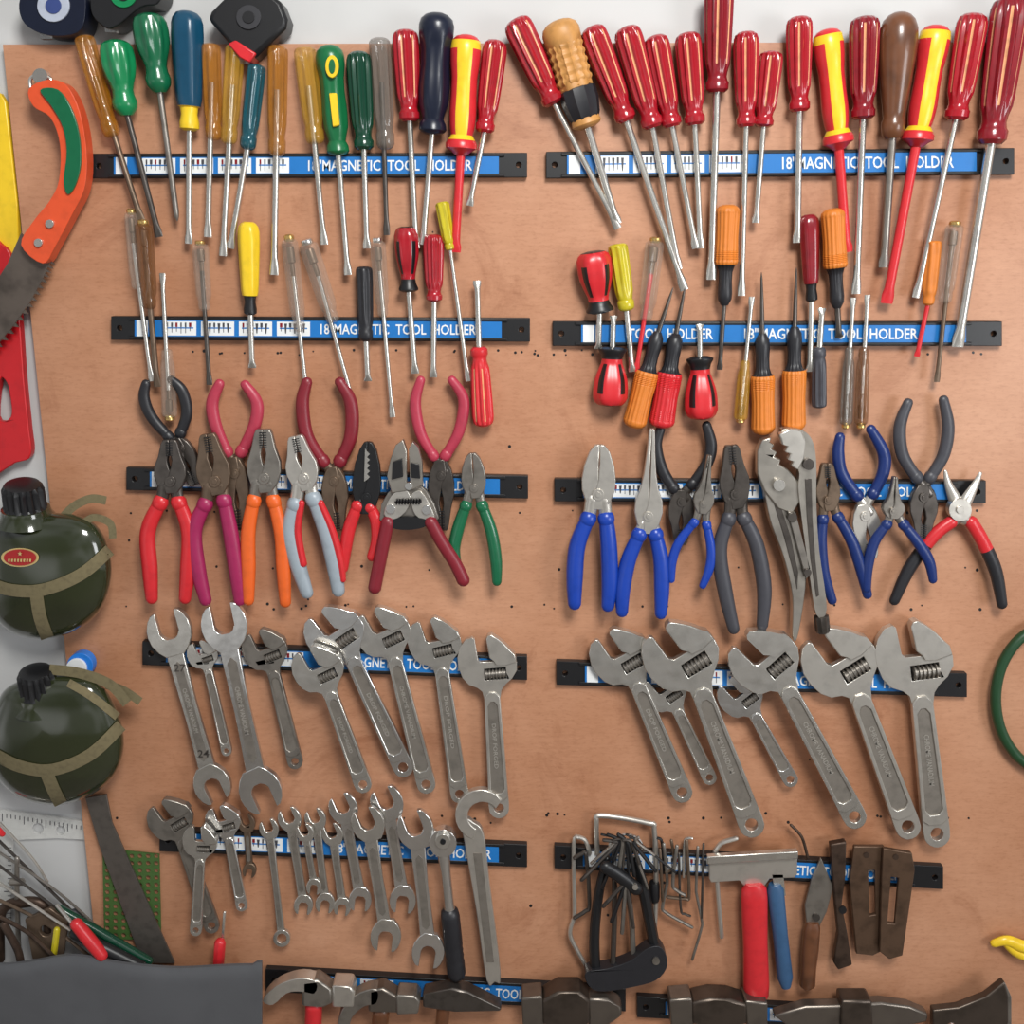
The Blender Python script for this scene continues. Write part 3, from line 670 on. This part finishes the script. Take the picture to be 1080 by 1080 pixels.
for P,mm_ in (([(628,1028,26,5.5),(627,985,26,5.5),(632,940,26,5),(640,905,26,4.5)],BLACK),([(692,1006,26,6),(686,975,26,6),(678,935,26,6),(670,905,26,4.5)],BLACK),
  ([(646,1022,27,3),(648,970,27,3),(648,925,27,3)],DSTEEL),([(668,1014,24,3),(666,970,24,3),(660,925,24,3)],GREYM)):
    m=M();tube(m,P,8);t.add('key',m,mm_)
m=M();disc(m,(692,1014),4,35,38,14);t.add('screw',m,GREYM)
t=T('folding_key_set',(652,930,38),'small black folding hex key set, keys half open','folding key set',GF)
m=M();tube(m,[(638,914,40,7),(654,924,40,7.5),(672,938,40,7)],12,.8);t.add('body',m,BLACK)
for j,(x,y) in enumerate(((636,956),(645,972),(656,984),(668,978))):
    m=M();tube(m,[(660,930,42,2.2),((x+660)/2,(y+930)/2,43,2.2),(x,y,44,2.2)],7);t.add('key',m,(DSTEEL,BLACK,GREYM)[j%3])
m=M();disc(m,(670,936),3,45,49,12);t.add('screw',m,STEEL)
t=T('key_ring',(660,895,14),'round steel ring holding several small hex keys','key ring')
m=M();tube(m,[(660+17*cos(2*pi*i/16),892+12*sin(2*pi*i/16),30,1.5) for i in range(16)],8,closed=True,sn=3);t.add('ring',m,CHROME)
for i in range(14):
    a=-1.35+i*.205;L_=22+((i*7)%5)*9;x,y=660+L_*sin(a),894+L_*cos(a)
    sx_=6*(1 if i%2 else -1)
    rod('hex_key',[(660+sx_+14*sin(a)-6,880+(i%4)*3,30+i*.8),(660+9*sin(a),884+(i%3)*2,30+i*.8),(x,y,30+i*.8)],1.4+(i%3)*.4,(BLACK,GREYM,DSTEEL,BLACK)[i%4],'small dark hex key hanging from a ring','hex key',GH,dd=30)
rod('wire_hook',[(622,900),(616,882),(605,884),(606,965),(600,985),(612,1008),(618,1018)],2.4,SATIN,'bent thick wire hook','hook')
rod('wire_hook',[(606,905),(618,898),(622,958),(606,968)],2.2,DSTEEL,'small bent wire loop','hook',dd=18)
for pts,r_,mm_,lb in (([(700,890),(704,930),(698,960),(730,978)],1.8,GREYM,'long thin hex key'),([(724,886),(727,948),(704,946)],1.9,BROWNM,'rusty L shaped hex key'),
  ([(714,892),(709,936),(722,944)],1.9,GREYM,'small dull hex key'),([(736,893),(734,940),(741,975),(730,1012)],1.5,GREYM,'thin bent steel key'),
  ([(708,886),(712,915),(702,920)],1.6,BROWNM,'short rusty hex key'),([(730,884),(722,884),(721,925)],1.6,STEEL,'short bright hex key'),([(742,890),(740,968)],1.4,DSTEEL,'straight thin steel pin'),
  ([(696,896),(699,950)],1.6,BROWNM,'straight rusty pin'),([(716,900),(718,962),(728,966)],1.4,DSTEEL,'thin dark hex key'),([(690,884),(698,884),(700,918)],1.6,BLACK,'short black hex key')):
    rod('hex_key',pts,r_,mm_,lb,'hex key',GH,dd=13+random.random()*8)
rod('hex_key',[(777,884),(757,890),(754,902),(761,988)],2.6,SATIN,'large L shaped steel hex key','hex key',GH)
rod('steel_pin',[(834,870),(846,882),(852,905)],1.6,RUST,'thin rusty bent pin','pin')
t=T('scraper',(795,915,12),'wide steel scraper with a bright red handle','scraper')
m=M();plate(m,[(748,908),(752,905),(838,900),(841,904),(841,922),(838,926),(812,927),(806,936),(786,937),(780,929),(750,931),(748,927)],14,20);t.add('blade',m,SATIN,bev=1)
m=M();plate(m,[(746,904),(842,898),(842,906),(746,912)],18,26);t.add('clamp_bar',m,STEEL,bev=1)
m=M();lathe(m,(795,932,21),(798,1056,21),[(0,8,6),(.04,13,8),(.12,14,9),(.5,13,9),(.85,14,10),(.95,13,9),(1,8,6)],20);t.add('handle',m,CRED)
t=T('file',(824,925,12),'flat file with a worn slate blue handle','file')
m=M();plate(m,[(814,922),(826,922),(829,945),(818,945)],14,20);t.add('blade',m,STEEL,bev=.6)
m=M();lathe(m,(817,932,18),(829,1041,18),[(0,6,5),(.05,9,7),(.5,8,7),(.9,8.5,7),(1,5,4)],16);t.add('handle',m,LBLUE)
t=T('knife',(862,940,12),'short pointed knife with wooden handle','knife')
m=M();plate(m,[(866,905),(879,936),(872,962),(864,978),(851,976),(849,955),(856,928)],14,18);t.add('blade',m,GREYM,bev=.8)
m=M();disc(m,(861,968),4,17,20);t.add('rivet',m,DSTEEL)
m=M();lathe(m,(857,972,17),(851,1042,17),[(0,6,5),(.08,8.5,7),(.4,9,7),(.7,8,7),(.95,8.5,7),(1,5,4)],16);t.add('handle',m,WOOD)
t=T('chisel',(886,890,12),'dark forged chisel with flared end','chisel')
m=M();plate(m,[(876,891),(893,888),(892,925),(888,955),(894,985),(899,1018),(884,1023),(879,1015),(884,985),(881,955)],14,24);t.add('blade',m,RUST,bev=1.6)
m=M();disc(m,(889,960),4,23,25);t.add('hole_rim',m,BLACK)
for (o,h,dd,lab) in (([(901,893),(933,893),(931,1003),(921,1008),(903,1006),(896,930)],[(916,918),(923,918),(924,965),(917,966)],14,'brown slotted plane blade'),
                 ([(932,895),(962,900),(965,918),(952,1008),(938,1012),(928,1004),(930,930)],[(940,925),(948,926),(944,975),(936,974)],22,'dark brown slotted plane blade with corroded edge')):
    t=T('plane_iron',(o[0][0],o[0][1],dd),lab,'plane blade','plane blades hanging together')
    m=M();plate(m,[o,h],dd,dd+6);t.add('blade',m,LEATH,bev=1)
    m=M();disc(m,(o[0][0]+13,o[0][1]+9),3,dd+5,dd+7);t.add('bolt',m,RUST)
# ------------------------------------------------------------ hammers etc at the bottom
GHm='hammers on the lowest holders'
WORN=mt((118,110,102),.32,.8,var=.16,sc_=40,wave=.12)
WORND=mt((88,78,70),.36,.75,var=.2,sc_=40,wave=.12)
def ham(parts,c,hpts,hmat,lab,d=28,r=9,name='hammer',cat='hammer'):
    t=T(name,(c[0],c[1],d),lab,cat,GHm)
    for nm,outl,z0,z1,mat,bv,sm in parts:
        m=M();plate(m,spl(outl,3,True) if sm else outl,d+z0,d+z1);t.add(nm,m,mat,bev=bv)
    if hpts:
        m=M();tube(m,[(p[0],p[1],d,r) for p in hpts],14,.9);t.add('handle',m,hmat)
    return t
ham([('claw',[(277,1056),(286,1044),(300,1036),(318,1032),(334,1036),(332,1048),(316,1046),(302,1048),(288,1060)],-6,12,SATIN,2.5,1),
     ('neck',[(318,1036),(334,1034),(350,1045),(352,1058),(342,1063),(318,1061)],-10,12,GREYM,3,0),
     ('face',[(350,1040),(370,1041),(374,1047),(373,1063),(350,1063)],-12,14,SATIN,2.5,0)],(325,1046),[(331,1060),(330,1085),(328,1135)],CRED,'claw hammer with shiny head and red handle')
ham([('claw',[(356,1080),(364,1060),(380,1047),(398,1044),(398,1058),(384,1062),(371,1074),(366,1090)],-6,12,GREYM,2.5,1),
     ('neck',[(388,1046),(404,1043),(420,1052),(420,1069),(388,1068)],-10,12,WORN,3,0),
     ('face',[(418,1050),(438,1051),(443,1057),(441,1070),(418,1071)],-12,14,GREYM,2.5,0)],(400,1056),[(402,1066),(400,1090),(398,1135)],WOOD,'claw hammer with dull grey head')
ham([('head',[(446,1049),(478,1043),(492,1046),(529,1064),(528,1067),(480,1068),(446,1063)],-8,12,DSTEEL,2.5,0)],(470,1056),[(468,1060),(466,1085),(465,1130)],WOOD,'pointed chipping hammer with dark head',r=7)
ham([('face',[(550,1053),(572,1051),(574,1084),(551,1082)],-14,14,WORN,2.5,0),
     ('head',[(572,1056),(588,1047),(612,1047),(622,1056),(622,1080),(608,1088),(588,1088),(572,1080)],-15,15,WORND,3,0),
     ('peen',[(620,1054),(640,1054),(656,1063),(656,1072),(640,1083),(620,1082)],-12,12,WORN,3,0)],(605,1064),[(600,1066),(600,1090),(600,1135)],WOOD,'rusty heavy hammer head on wooden handle',r=12)
ham([('face',[(706,1055),(730,1053),(732,1084),(708,1086)],-14,14,WORN,2.5,0),
     ('head',[(730,1058),(748,1054),(772,1055),(788,1060),(788,1080),(772,1085),(748,1085),(730,1080)],-14,15,WORND,3,0),
     ('face',[(786,1056),(810,1058),(810,1084),(788,1084)],-14,14,WORN,2.5,0)],(760,1068),[(762,1070),(762,1095),(762,1135)],WOOD,'rusty club hammer with worn grey faces',r=12)
ham([('head',[(816,1072),(850,1062),(892,1061),(930,1058),(960,1062),(979,1070),(978,1078),(930,1088),(870,1088),(830,1082)],-6,10,WORN,2.5,0),
     ('eye_band',[(888,1056),(920,1056),(922,1096),(886,1096)],-11,15,WORND,3,0)],(905,1075),[(905,1080),(905,1100),(905,1140)],WOOD,'weathered long pick head',r=12,name='pick_hammer')
ham([('head',[(984,1066),(1012,1063),(1040,1052),(1060,1036),(1064,1052),(1064,1078),(1060,1094),(1036,1084),(1010,1084),(984,1086)],-4,8,WORND,2,0),
     ('cutting_edge',[(1056,1042),(1060,1036),(1067,1052),(1067,1080),(1060,1096),(1057,1088)],-1,5,GREYM,1,0)],(1025,1068),[(1000,1078),(994,1100),(990,1140)],WOOD,'small hatchet head with dark wooden handle',r=10,name='hatchet',cat='hatchet')
# ------------------------------------------------------------ left side
def poly_surface(outl,c,d0,th):
    n=len(outl)
    def fn(x,y):
        dx,dy=x-c[0],y-c[1];a=math.atan2(dy,dx);best=None
        for i in range(n):
            p,q=outl[i],outl[(i+1)%n]
            px,py=p[0]-c[0],p[1]-c[1];qx,qy=q[0]-c[0],q[1]-c[1]
            ca,sa=cos(a),sin(a)
            cp=px*sa-py*ca;cq=qx*sa-qy*ca
            if cp*cq<=0 and cp!=cq:
                t=cp/(cp-cq);rx=px+(qx-px)*t;ry=py+(qy-py)*t
                if rx*ca+ry*sa>0: best=math.hypot(rx,ry)
        if not best: return d0+th
        s=min(.995,math.hypot(dx,dy)/best)
        return d0+th*sqrt(1-s*s)
    return fn
def ribbon(m,pts,wd,fn,off=1.2,mi=0):
    P=spl(pts,8);base=len(m.v);n=len(P)
    for i,p in enumerate(P):
        a=P[max(0,i-1)];b=P[min(n-1,i+1)];dx,dy=b[0]-a[0],b[1]-a[1];L=math.hypot(dx,dy) or 1;nx,ny=-dy/L,dx/L
        for k,o in ((-1,off),(-.5,off),(0,off),(.5,off),(1,off),(1,-1),(-1,-1)):
            x,y=p[0]+nx*wd/2*k,p[1]+ny*wd/2*k
            m.v.append(w(x,y,fn(x,y)+o))
    for i in range(n-1):
        for j in range(7):
            a=base+i*7+j;b=base+i*7+(j+1)%7
            m.face((a,b,b+7,a+7),mi)
    m.face(tuple(base+j for j in range(7)),mi);m.face(tuple(base+(n-1)*7+j for j in range(7)),mi)
def canteen(outl,c,cap,straps,lab,flaps,badge=None):
    t=T('canteen',(c[0],c[1],0),lab,'canteen','army canteens hanging beside the board')
    o=spl(outl,5,True);m=M();pillow(m,o,c,34,34,back=32,rings=12,pw=.8);t.add('body',m,OLIVE)
    fn0=poly_surface(o,c,34,34)
    def fn(x,y):
        z=(fn0(x,y)-34)/34;return 34+34*(max(0,z)**.8)
    m=M();(x0,y0),(x1,y1),r=cap
    lathe(m,lerp((x0,y0,44),(x1,y1,40),.7),(x1+(x1-x0)*.5,y1+(y1-y0)*.5,38),[(0,r*.9),(.3,r*.95),(.35,r*1.15),(.6,r*1.2),(1,r*1.5)],24);t.add('neck',m,OLIVE)
    m=M();lathe(m,(x0,y0,50),(x1,y1,42),[(0,r*.3),(.02,r*.6),(.08,r*.84),(.2,r*.97),(.25,r*1.0),(.85,r*1.02),(.95,r*1.04),(1,r*.95)],64,16,.16,fr=(.18,.9));t.add('cap',m,BLACK,label='black ribbed screw cap')
    for s in straps:
        m=M();ribbon(m,s[0],s[1],fn,1.4);t.add('strap',m,KHAKI,label='khaki webbing strap')
    for fpts,wd_,fd in flaps:
        m=M();ribbon(m,fpts,wd_,lambda x,y:fd,1.5);t.add('strap',m,KHAKI,label='khaki webbing strap')
    if badge:
        m=M();bx,by=badge
        def ov(s): return [(bx+20*s*cos(2*pi*i/28),by+10*s*sin(2*pi*i/28)) for i in range(28)]
        for s,mi in ((1,0),(.86,1)):
            b0=len(m.v)
            for x,y in ov(s): m.v.append(w(x,y,fn(x,y)+1.+(1-s)*4))
            m.face(tuple(range(b0,b0+28)),mi)
        def pt(x,y): m.v.append(w(x,y,fn(x,y)+2.6))
        b0=len(m.v)
        for i in range(10):
            rr=2.6 if i%2==0 else 1.1;a=-pi/2+i*pi/5;pt(bx+rr*cos(a),by-4+rr*sin(a))
        m.face(tuple(range(b0,b0+10)),0)
        for i in range(8):
            b0=len(m.v);x=bx-12.5+i*3.2;y=by+1.5
            for q in ((0,0),(2.2,0),(1.6,3.4),(0,3.)): pt(x+q[0],y+q[1])
            m.face(tuple(range(b0,b0+4)),0)
        t.add('badge',m,[mt((206,180,120),.35,.3),mt((160,30,30),.35)],norm=False,label='small oval red badge with pale border')
canteen([(8,546),(45,541),(85,544),(108,562),(118,600),(108,640),(80,665),(45,674),(8,665),(-14,637),(-20,600),(-10,562)],(50,606),
 ((23,509),(27,536),21),[([(-18,612),(10,622),(45,622),(85,606),(116,580)],13),([(38,624),(42,650),(50,673)],14)],
 'dark olive army canteen with black cap and khaki straps, red badge',[([(64,548),(78,534),(96,526),(112,528)],9,36),([(84,556),(98,546),(116,552),(119,568)],8,44)],badge=(21,588))
canteen([(12,722),(50,712),(98,716),(122,745),(131,785),(119,820),(87,843),(52,849),(15,838),(-8,812),(-14,775),(-4,742)],(58,782),
 ((37,706),(42,732),19),[([(-12,792),(20,808),(55,812),(95,796),(128,765)],13),([(48,812),(56,832),(64,848)],14),([(72,720),(96,734),(124,756)],9)],
 'dark olive army canteen with dusty cap and worn khaki straps',[([(52,706),(84,710),(116,722),(134,742)],11,46),([(112,722),(130,728),(148,740)],9,40)])
t=T('bottle_cap',(84,704,0),'blue and white round plastic cap behind the canteen','cap')
m=M();disc(m,(84,703),14,2,14,24);t.add('rim',m,mt((40,120,210),.35),bev=1.5)
m=M();disc(m,(80,706),11,12,17,24);t.add('lid',m,WHITE,bev=1)
t=T('hand_saw',(8,300,0),'flat tool with yellow plastic sheath and red looped handle','saw')
m=M();plate(m,[(-40,96),(0,98),(6,108),(12,160),(18,215),(20,262),(10,272),(-40,262)],-8,0);t.add('sheath',m,YEL,bev=1)
m=M();plate(m,[spl([(-40,250),(2,258),(14,280),(20,330),(25,400),(30,450),(32,480),(16,488),(-40,496)],4,True),spl([(0,400),(7,404),(10,416),(12,436),(6,444),(-4,440)],3,True)],-6,5);t.add('handle',m,mt((186,22,30),.35),bev=1.5)
t=T('pruning_saw',(50,180,14),'curved pruning saw with orange and green handle, dark worn blade','saw')
m=M();P=[(22,246),(54,272),(46,292),(32,318),(12,346),(-12,374),(-40,400),(-40,330),(-10,306),(8,278)]
plate(m,P,16,19)
for i in range(20):
    e0=[(54,274),(46,292),(32,318),(12,346),(-12,374),(-40,400)]
    def al(s):
        s=s*5;k=min(4,int(s));return lerp(e0[k],e0[k+1],s-k)
    a=al(i/20);b=al((i+.9)/20);mx=((a[0]+b[0])/2+4.5,(a[1]+b[1])/2+3)
    plate(m,[(a[0]-4,a[1]-2),mx,(b[0]-4,b[1]-2)],16,18.6)
t.add('blade',m,mt((104,94,86),.38,.6,var=.25,sc_=40))
o=spl([(30,94),(50,84),(70,90),(84,118),(91,160),(89,198),(76,226),(58,260),(45,278),(22,258),(36,232),(52,212),(62,190),(63,152),(53,124),(35,112)],4,True)
m=M();plate(m,o,12,30);t.add('handle',m,mt((214,80,42),.35),bev=4)
m=M();plate(m,spl([(42,95),(60,94),(74,112),(83,140),(85,172),(79,196),(71,205),(67,190),(70,160),(66,134),(54,112)],4,True),29,33);t.add('grip_inlay',m,GREEN2,bev=2,label='green grip inlay')
for c_ in ((52,236),(40,256)):
    m=M();disc(m,c_,4.5,29,33);t.add('bolt',m,STEEL,bev=.6)
m=M();tube(m,[(34,98,20,2),(32,84,20,2),(42,78,20,2),(54,84,20,2),(50,92,20,2)],8);disc(m,(42,80),8,15,23);t.add('hanging_hook',m,STEEL)
def tape(outl,c,m1,m2,r,lab,extra=None,rim=None,smooth=True):
    t=T('tape_measure',(c[0],c[1],0),lab,'tape measure','tape measures above the board')
    m=M();plate(m,spl(outl,4,True) if smooth else outl,-10,24);t.add('case',m,m1,bev=4)
    m=M();disc(m,c,r,23,26,28);t.add('side_disc',m,m2,bev=.4)
    m=M();disc(m,c,r*.5,26,27,24);t.add('hub',m,rim or m1,bev=.4)
    if extra:
        m=M();plate(m,extra[0],0,27);t.add('bumper',m,extra[1],bev=1.5)
    m=M();cx=min(outl,key=lambda p:-p[1]);plate(m,[(cx[0]-8,cx[1]-3),(cx[0]+6,cx[1]-3),(cx[0]+5,cx[1]+4),(cx[0]-7,cx[1]+4)],5,12);t.add('tape_tip',m,CHROME)
tape([(20,4),(30,-14),(60,-25),(86,-12),(90,12),(82,34),(50,37),(26,25)],(56,6),NAVY,mt((170,176,190),.35),17,'navy tape measure with a white round side label',rim=mt((50,66,120),.4))
tape([(95,4),(100,-18),(140,-30),(170,-14),(166,4),(148,8),(118,30),(100,20)],(130,-6),BLACK,GREEN,14,'black and green tape measure')
tape([(219,20),(222,12),(254,-20),(268,-22),(296,2),(303,20),(301,30),(270,60),(260,63),(250,56)],(262,18),BLACK,mt((40,40,44),.5),13,'square black tape measure with red corner, tilted',extra=([(240,46),(248,42),(270,56),(263,66),(252,60)],CRED),rim=BLACK,smooth=False)
t=T('garden_hose',(1100,735,10),'coiled dark green hose hanging over the board edge','hose')
m=M();tube(m,[(1112+62*cos(2*pi*i/14),737+78*sin(2*pi*i/14),12,5.5) for i in range(14)],12,closed=True)
t.add('coil',m,mt((30,66,38),.4))
t=T('spring_clamp',(1070,998,10),'small bright yellow plastic clamp','clamp')
m=M();tube(m,[(1048,995,10,4.5),(1062,992,12,6),(1078,998,12,7),(1096,1000,12,7)],10,.8);tube(m,[(1060,994,12,4),(1074,1006,12,5),(1096,1012,12,5)],10,.8);t.add('body',m,YEL)
# lower left
t=T('set_square',(60,880,0),'clear plastic ruler square against the white wall','ruler')
m=M();plate(m,[[(-20,852),(60,862),(136,876),(134,888),(60,884),(14,886),(10,980),(-20,975)],circ((40,874),6,16),circ((64,876),5,16)],-10,-7);t.add('rule',m,PLAST)
for nm,pts in (('tick_marks',[(2+i*4.6,858+i*.72,0,i) for i in range(28)]),('tick_marks',[(12,894+i*4.6,1,i) for i in range(18)])):
    m=M()
    for x,y0,q,i in pts:
        l_=4 if i%5 else 8
        plate(m,[(x,y0),(x+.7,y0),(x+.7,y0+l_),(x,y0+l_)] if not q else [(12,y0),(12,y0+.7),(12-l_,y0+.7),(12-l_,y0)],-7.1,-6.6)
    t.add(nm,m,DGREY)
t=T('saw_blade',(130,930,0),'dark grey steel blade leaning diagonally','blade')
m=M();plate(m,[(90,842),(112,838),(118,868),(184,1016),(150,1016),(104,890)],6,9);t.add('blade',m,mt((104,98,92),.4,.6,var=.15),bev=.4)
t=T('perforated_plate',(140,945,0),'green perforated plate with rows of small holes','perforated plate')
m=M();hl=[]
for i in range(7):
    for j in range(12): hl.append(circ((113+i*8.6,903+j*7.6),2.7,6))
plate(m,[[(108,895),(168,901),(170,992),(110,990)]]+hl,3,4.5);t.add('plate',m,mt((66,96,46),.5))
GR='thin tools sticking out of the grey bag'
def stick(pts,r,m1,h=None,lab='thin rod',name='rod',cat='rod',dd=24):
    if len(lab.split())<4: lab+=' by the grey bag'
    t=T(name,(pts[0][0],pts[0][1],dd),lab,cat,GR);m=M();tube(m,[(p[0],p[1],dd,r) for p in pts],8);t.add('shaft',m,m1)
    if h:
        m=M();tube(m,[(h[0][0],h[0][1],dd,h[3]),lerp((h[0][0],h[0][1],dd,h[3]*1.1),(h[1][0],h[1][1],dd,h[3]*1.1),.5),(h[1][0],h[1][1],dd,h[3])],12);t.add('handle',m,h[2])
stick([(-10,878),(90,975)],1.6,DSTEEL,((78,962),(130,1010),DGREY,4.5),'dark rod with grey handle',dd=14)
stick([(-10,906),(70,966)],1.5,DSTEEL,((62,958),(158,1014),DGREEN,4.5),'thin rod with dark green handle',dd=24)
stick([(-10,925),(80,985)],1.6,SATIN,((78,984),(150,1020),BLACK,6),'steel rod with black handle',dd=36)
stick([(-10,893),(60,940),(110,985)],1.4,GREYM,None,'long thin grey rod',dd=20)
stick([(-10,945),(50,975),(96,1010)],1.8,BROWNM,None,'thin rusty steel rod',dd=30)
stick([(-10,962),(30,984),(60,1012)],2.2,RUST,None,'short rusty iron rod',dd=38)
stick([(4,975),(18,1000),(22,1015)],4,RUST,None,'thick rusty iron bolt',dd=40)
stick([(0,868),(34,905),(50,930)],1.4,SATIN,None,'short bright thin wire',dd=8)
stick([(-8,868),(3,880)],3,CRED,None,'red tipped short rod',dd=30)
stick([(60,955),(90,990)],2,STEEL,((80,974),(108,1008),CRED,6.5),'small driver with red handle',dd=44)
stick([(60,980),(56,1012)],3.4,YG,None,'yellow green plastic stick',dd=34)
stick([(232,994),(230,1018)],6,CRED,None,'red plastic handle end beside the bag',name='red_handle',cat='handle',dd=26)
stick([(237,962),(234,1000)],1.6,STEEL,None,'steel pin above a red handle',dd=20)
t=T('g_clamp',(20,975,20),'rusty steel clamp with screw','clamp',GR)
m=M();tube(m,[(0,1012,20,5),(2,962,20,5),(22,952,20,6),(48,958,20,5),(50,1012,20,5)],12,.9);t.add('frame',m,RUST)
m=M();tube(m,[(18,905,20,2.6),(18,950,20,2.6),(20,1006,20,2.6)],10);lathe(m,(10,930,20),(26,930,20),[(0,2),(.1,4),(.9,4),(1,2)],10);t.add('screw',m,GREYM)
t=T('hinge_bracket',(36,985,36),'brown metal bracket piled on the bag edge','bracket',GR)
m=M();plate(m,[[(26,970),(52,958),(72,972),(66,1010),(34,1012)],circ((48,982),6,14)],27,33);t.add('plate',m,BROWNM,bev=1)
t=T('tool_pouch',(130,1050,20),'smooth flat grey vinyl pouch with a curved top edge','bag')
m=M();nx,ny=60,24
for j in range(ny+1):
    for i in range(nx+1):
        x=-30+306*i/nx;jj=j/ny
        top=1018-10*math.exp(-((x-75)/42)**2)+3*math.exp(-((x-190)/40)**2)-(3 if x>266 else 0)
        y=top+(1160-top)*jj**1.3
        z=54+2.2*sin(x*.022+y*.02)+.9*sin(x*.05-y*.03)-4*math.exp(-(jj*ny/2.5)**2)
        m.v.append(w(x,y,z))
nf=len(m.v)
for v in m.v[:nf]: m.v.append(v+Vector((0,.004,0)))
for j in range(ny):
    for i in range(nx):
        a=j*(nx+1)+i;m.face((a,a+1,a+nx+2,a+nx+1));m.face((nf+a,nf+a+nx+1,nf+a+nx+2,nf+a+1))
for i in range(nx):
    a=i;m.face((a,a+1,nf+a+1,nf+a));a=ny*(nx+1)+i;m.face((a,nf+a,nf+a+1,a+1))
for j in range(ny):
    a=j*(nx+1);m.face((a,nf+a,nf+a+nx+1,a+nx+1));a=a+nx;m.face((a,a+nx+1,nf+a+nx+1,nf+a))
t.add('sheet',m,GREY_V)
# ------------------------------------------------------------ light and camera
wd=bpy.data.worlds.new('World');sc.world=wd;wd.use_nodes=True;nt=wd.node_tree;bg=nt.nodes['Background']
tc=nt.nodes.new('ShaderNodeTexCoord');sx=nt.nodes.new('ShaderNodeSeparateXYZ');rp=nt.nodes.new('ShaderNodeValToRGB')
mr=nt.nodes.new('ShaderNodeMapRange');mr.inputs[1].default_value=-1;mr.inputs[2].default_value=1
nt.links.new(tc.outputs['Generated'],sx.inputs[0]);nt.links.new(sx.outputs['Z'],mr.inputs[0]);nt.links.new(mr.outputs[0],rp.inputs[0])
e=rp.color_ramp.elements;e[0].position=.12;e[0].color=(.2,.19,.18,1);e[1].position=.95;e[1].color=(.7,.7,.7,1)
for p_,c_ in ((.27,(.35,.34,.33,1)),(.34,(1.3,1.3,1.3,1)),(.44,(1.35,1.35,1.37,1)),(.52,(.45,.45,.46,1)),(.66,(.7,.72,.76,1))):
    q=e.new(p_);q.color=c_
nz=nt.nodes.new('ShaderNodeTexNoise');nz.inputs['Scale'].default_value=2.2;nz.inputs['Detail'].default_value=1
r2=nt.nodes.new('ShaderNodeValToRGB');r2.color_ramp.elements[0].position=.36;r2.color_ramp.elements[0].color=(.4,.4,.4,1);r2.color_ramp.elements[1].position=.62;r2.color_ramp.elements[1].color=(1.35,1.35,1.35,1)
nt.links.new(tc.outputs['Generated'],nz.inputs['Vector']);nt.links.new(nz.outputs['Fac'],r2.inputs['Fac'])
mx=nt.nodes.new('ShaderNodeMix');mx.data_type='RGBA';mx.blend_type='MULTIPLY';mx.inputs[0].default_value=1.
nt.links.new(rp.outputs[0],mx.inputs[6]);nt.links.new(r2.outputs[0],mx.inputs[7])
nt.links.new(mx.outputs[2],bg.inputs[0]);bg.inputs[1].default_value=.55
def area(name,loc,tgt,size,en,col=(1,1,1),sy=None):
    l=bpy.data.lights.new(name,'AREA');l.energy=en;l.color=col;l.shape='RECTANGLE';l.size=size;l.size_y=sy or size
    o=bpy.data.objects.new(name,l);o.location=loc;sc.collection.objects.link(o)
    o.rotation_euler=(Vector(tgt)-Vector(loc)).to_track_quat('-Z','Y').to_euler()
area('ceiling_lamp',(.3,-1.35,2.4),(.02,0,1.15),.45,29,(1,.99,.96))
area('window_light',(1.6,-1.6,1.4),(.05,0,1.12),.7,14,(.96,.98,1))
cam=bpy.data.cameras.new('camera');co=bpy.data.objects.new('camera',cam);sc.collection.objects.link(co)
cam.sensor_width=36;cam.lens=FP/1080*36;cam.clip_start=.01
co.location=(0,-D,CZ);co.rotation_euler=(pi/2-TH,0,0);sc.camera=co
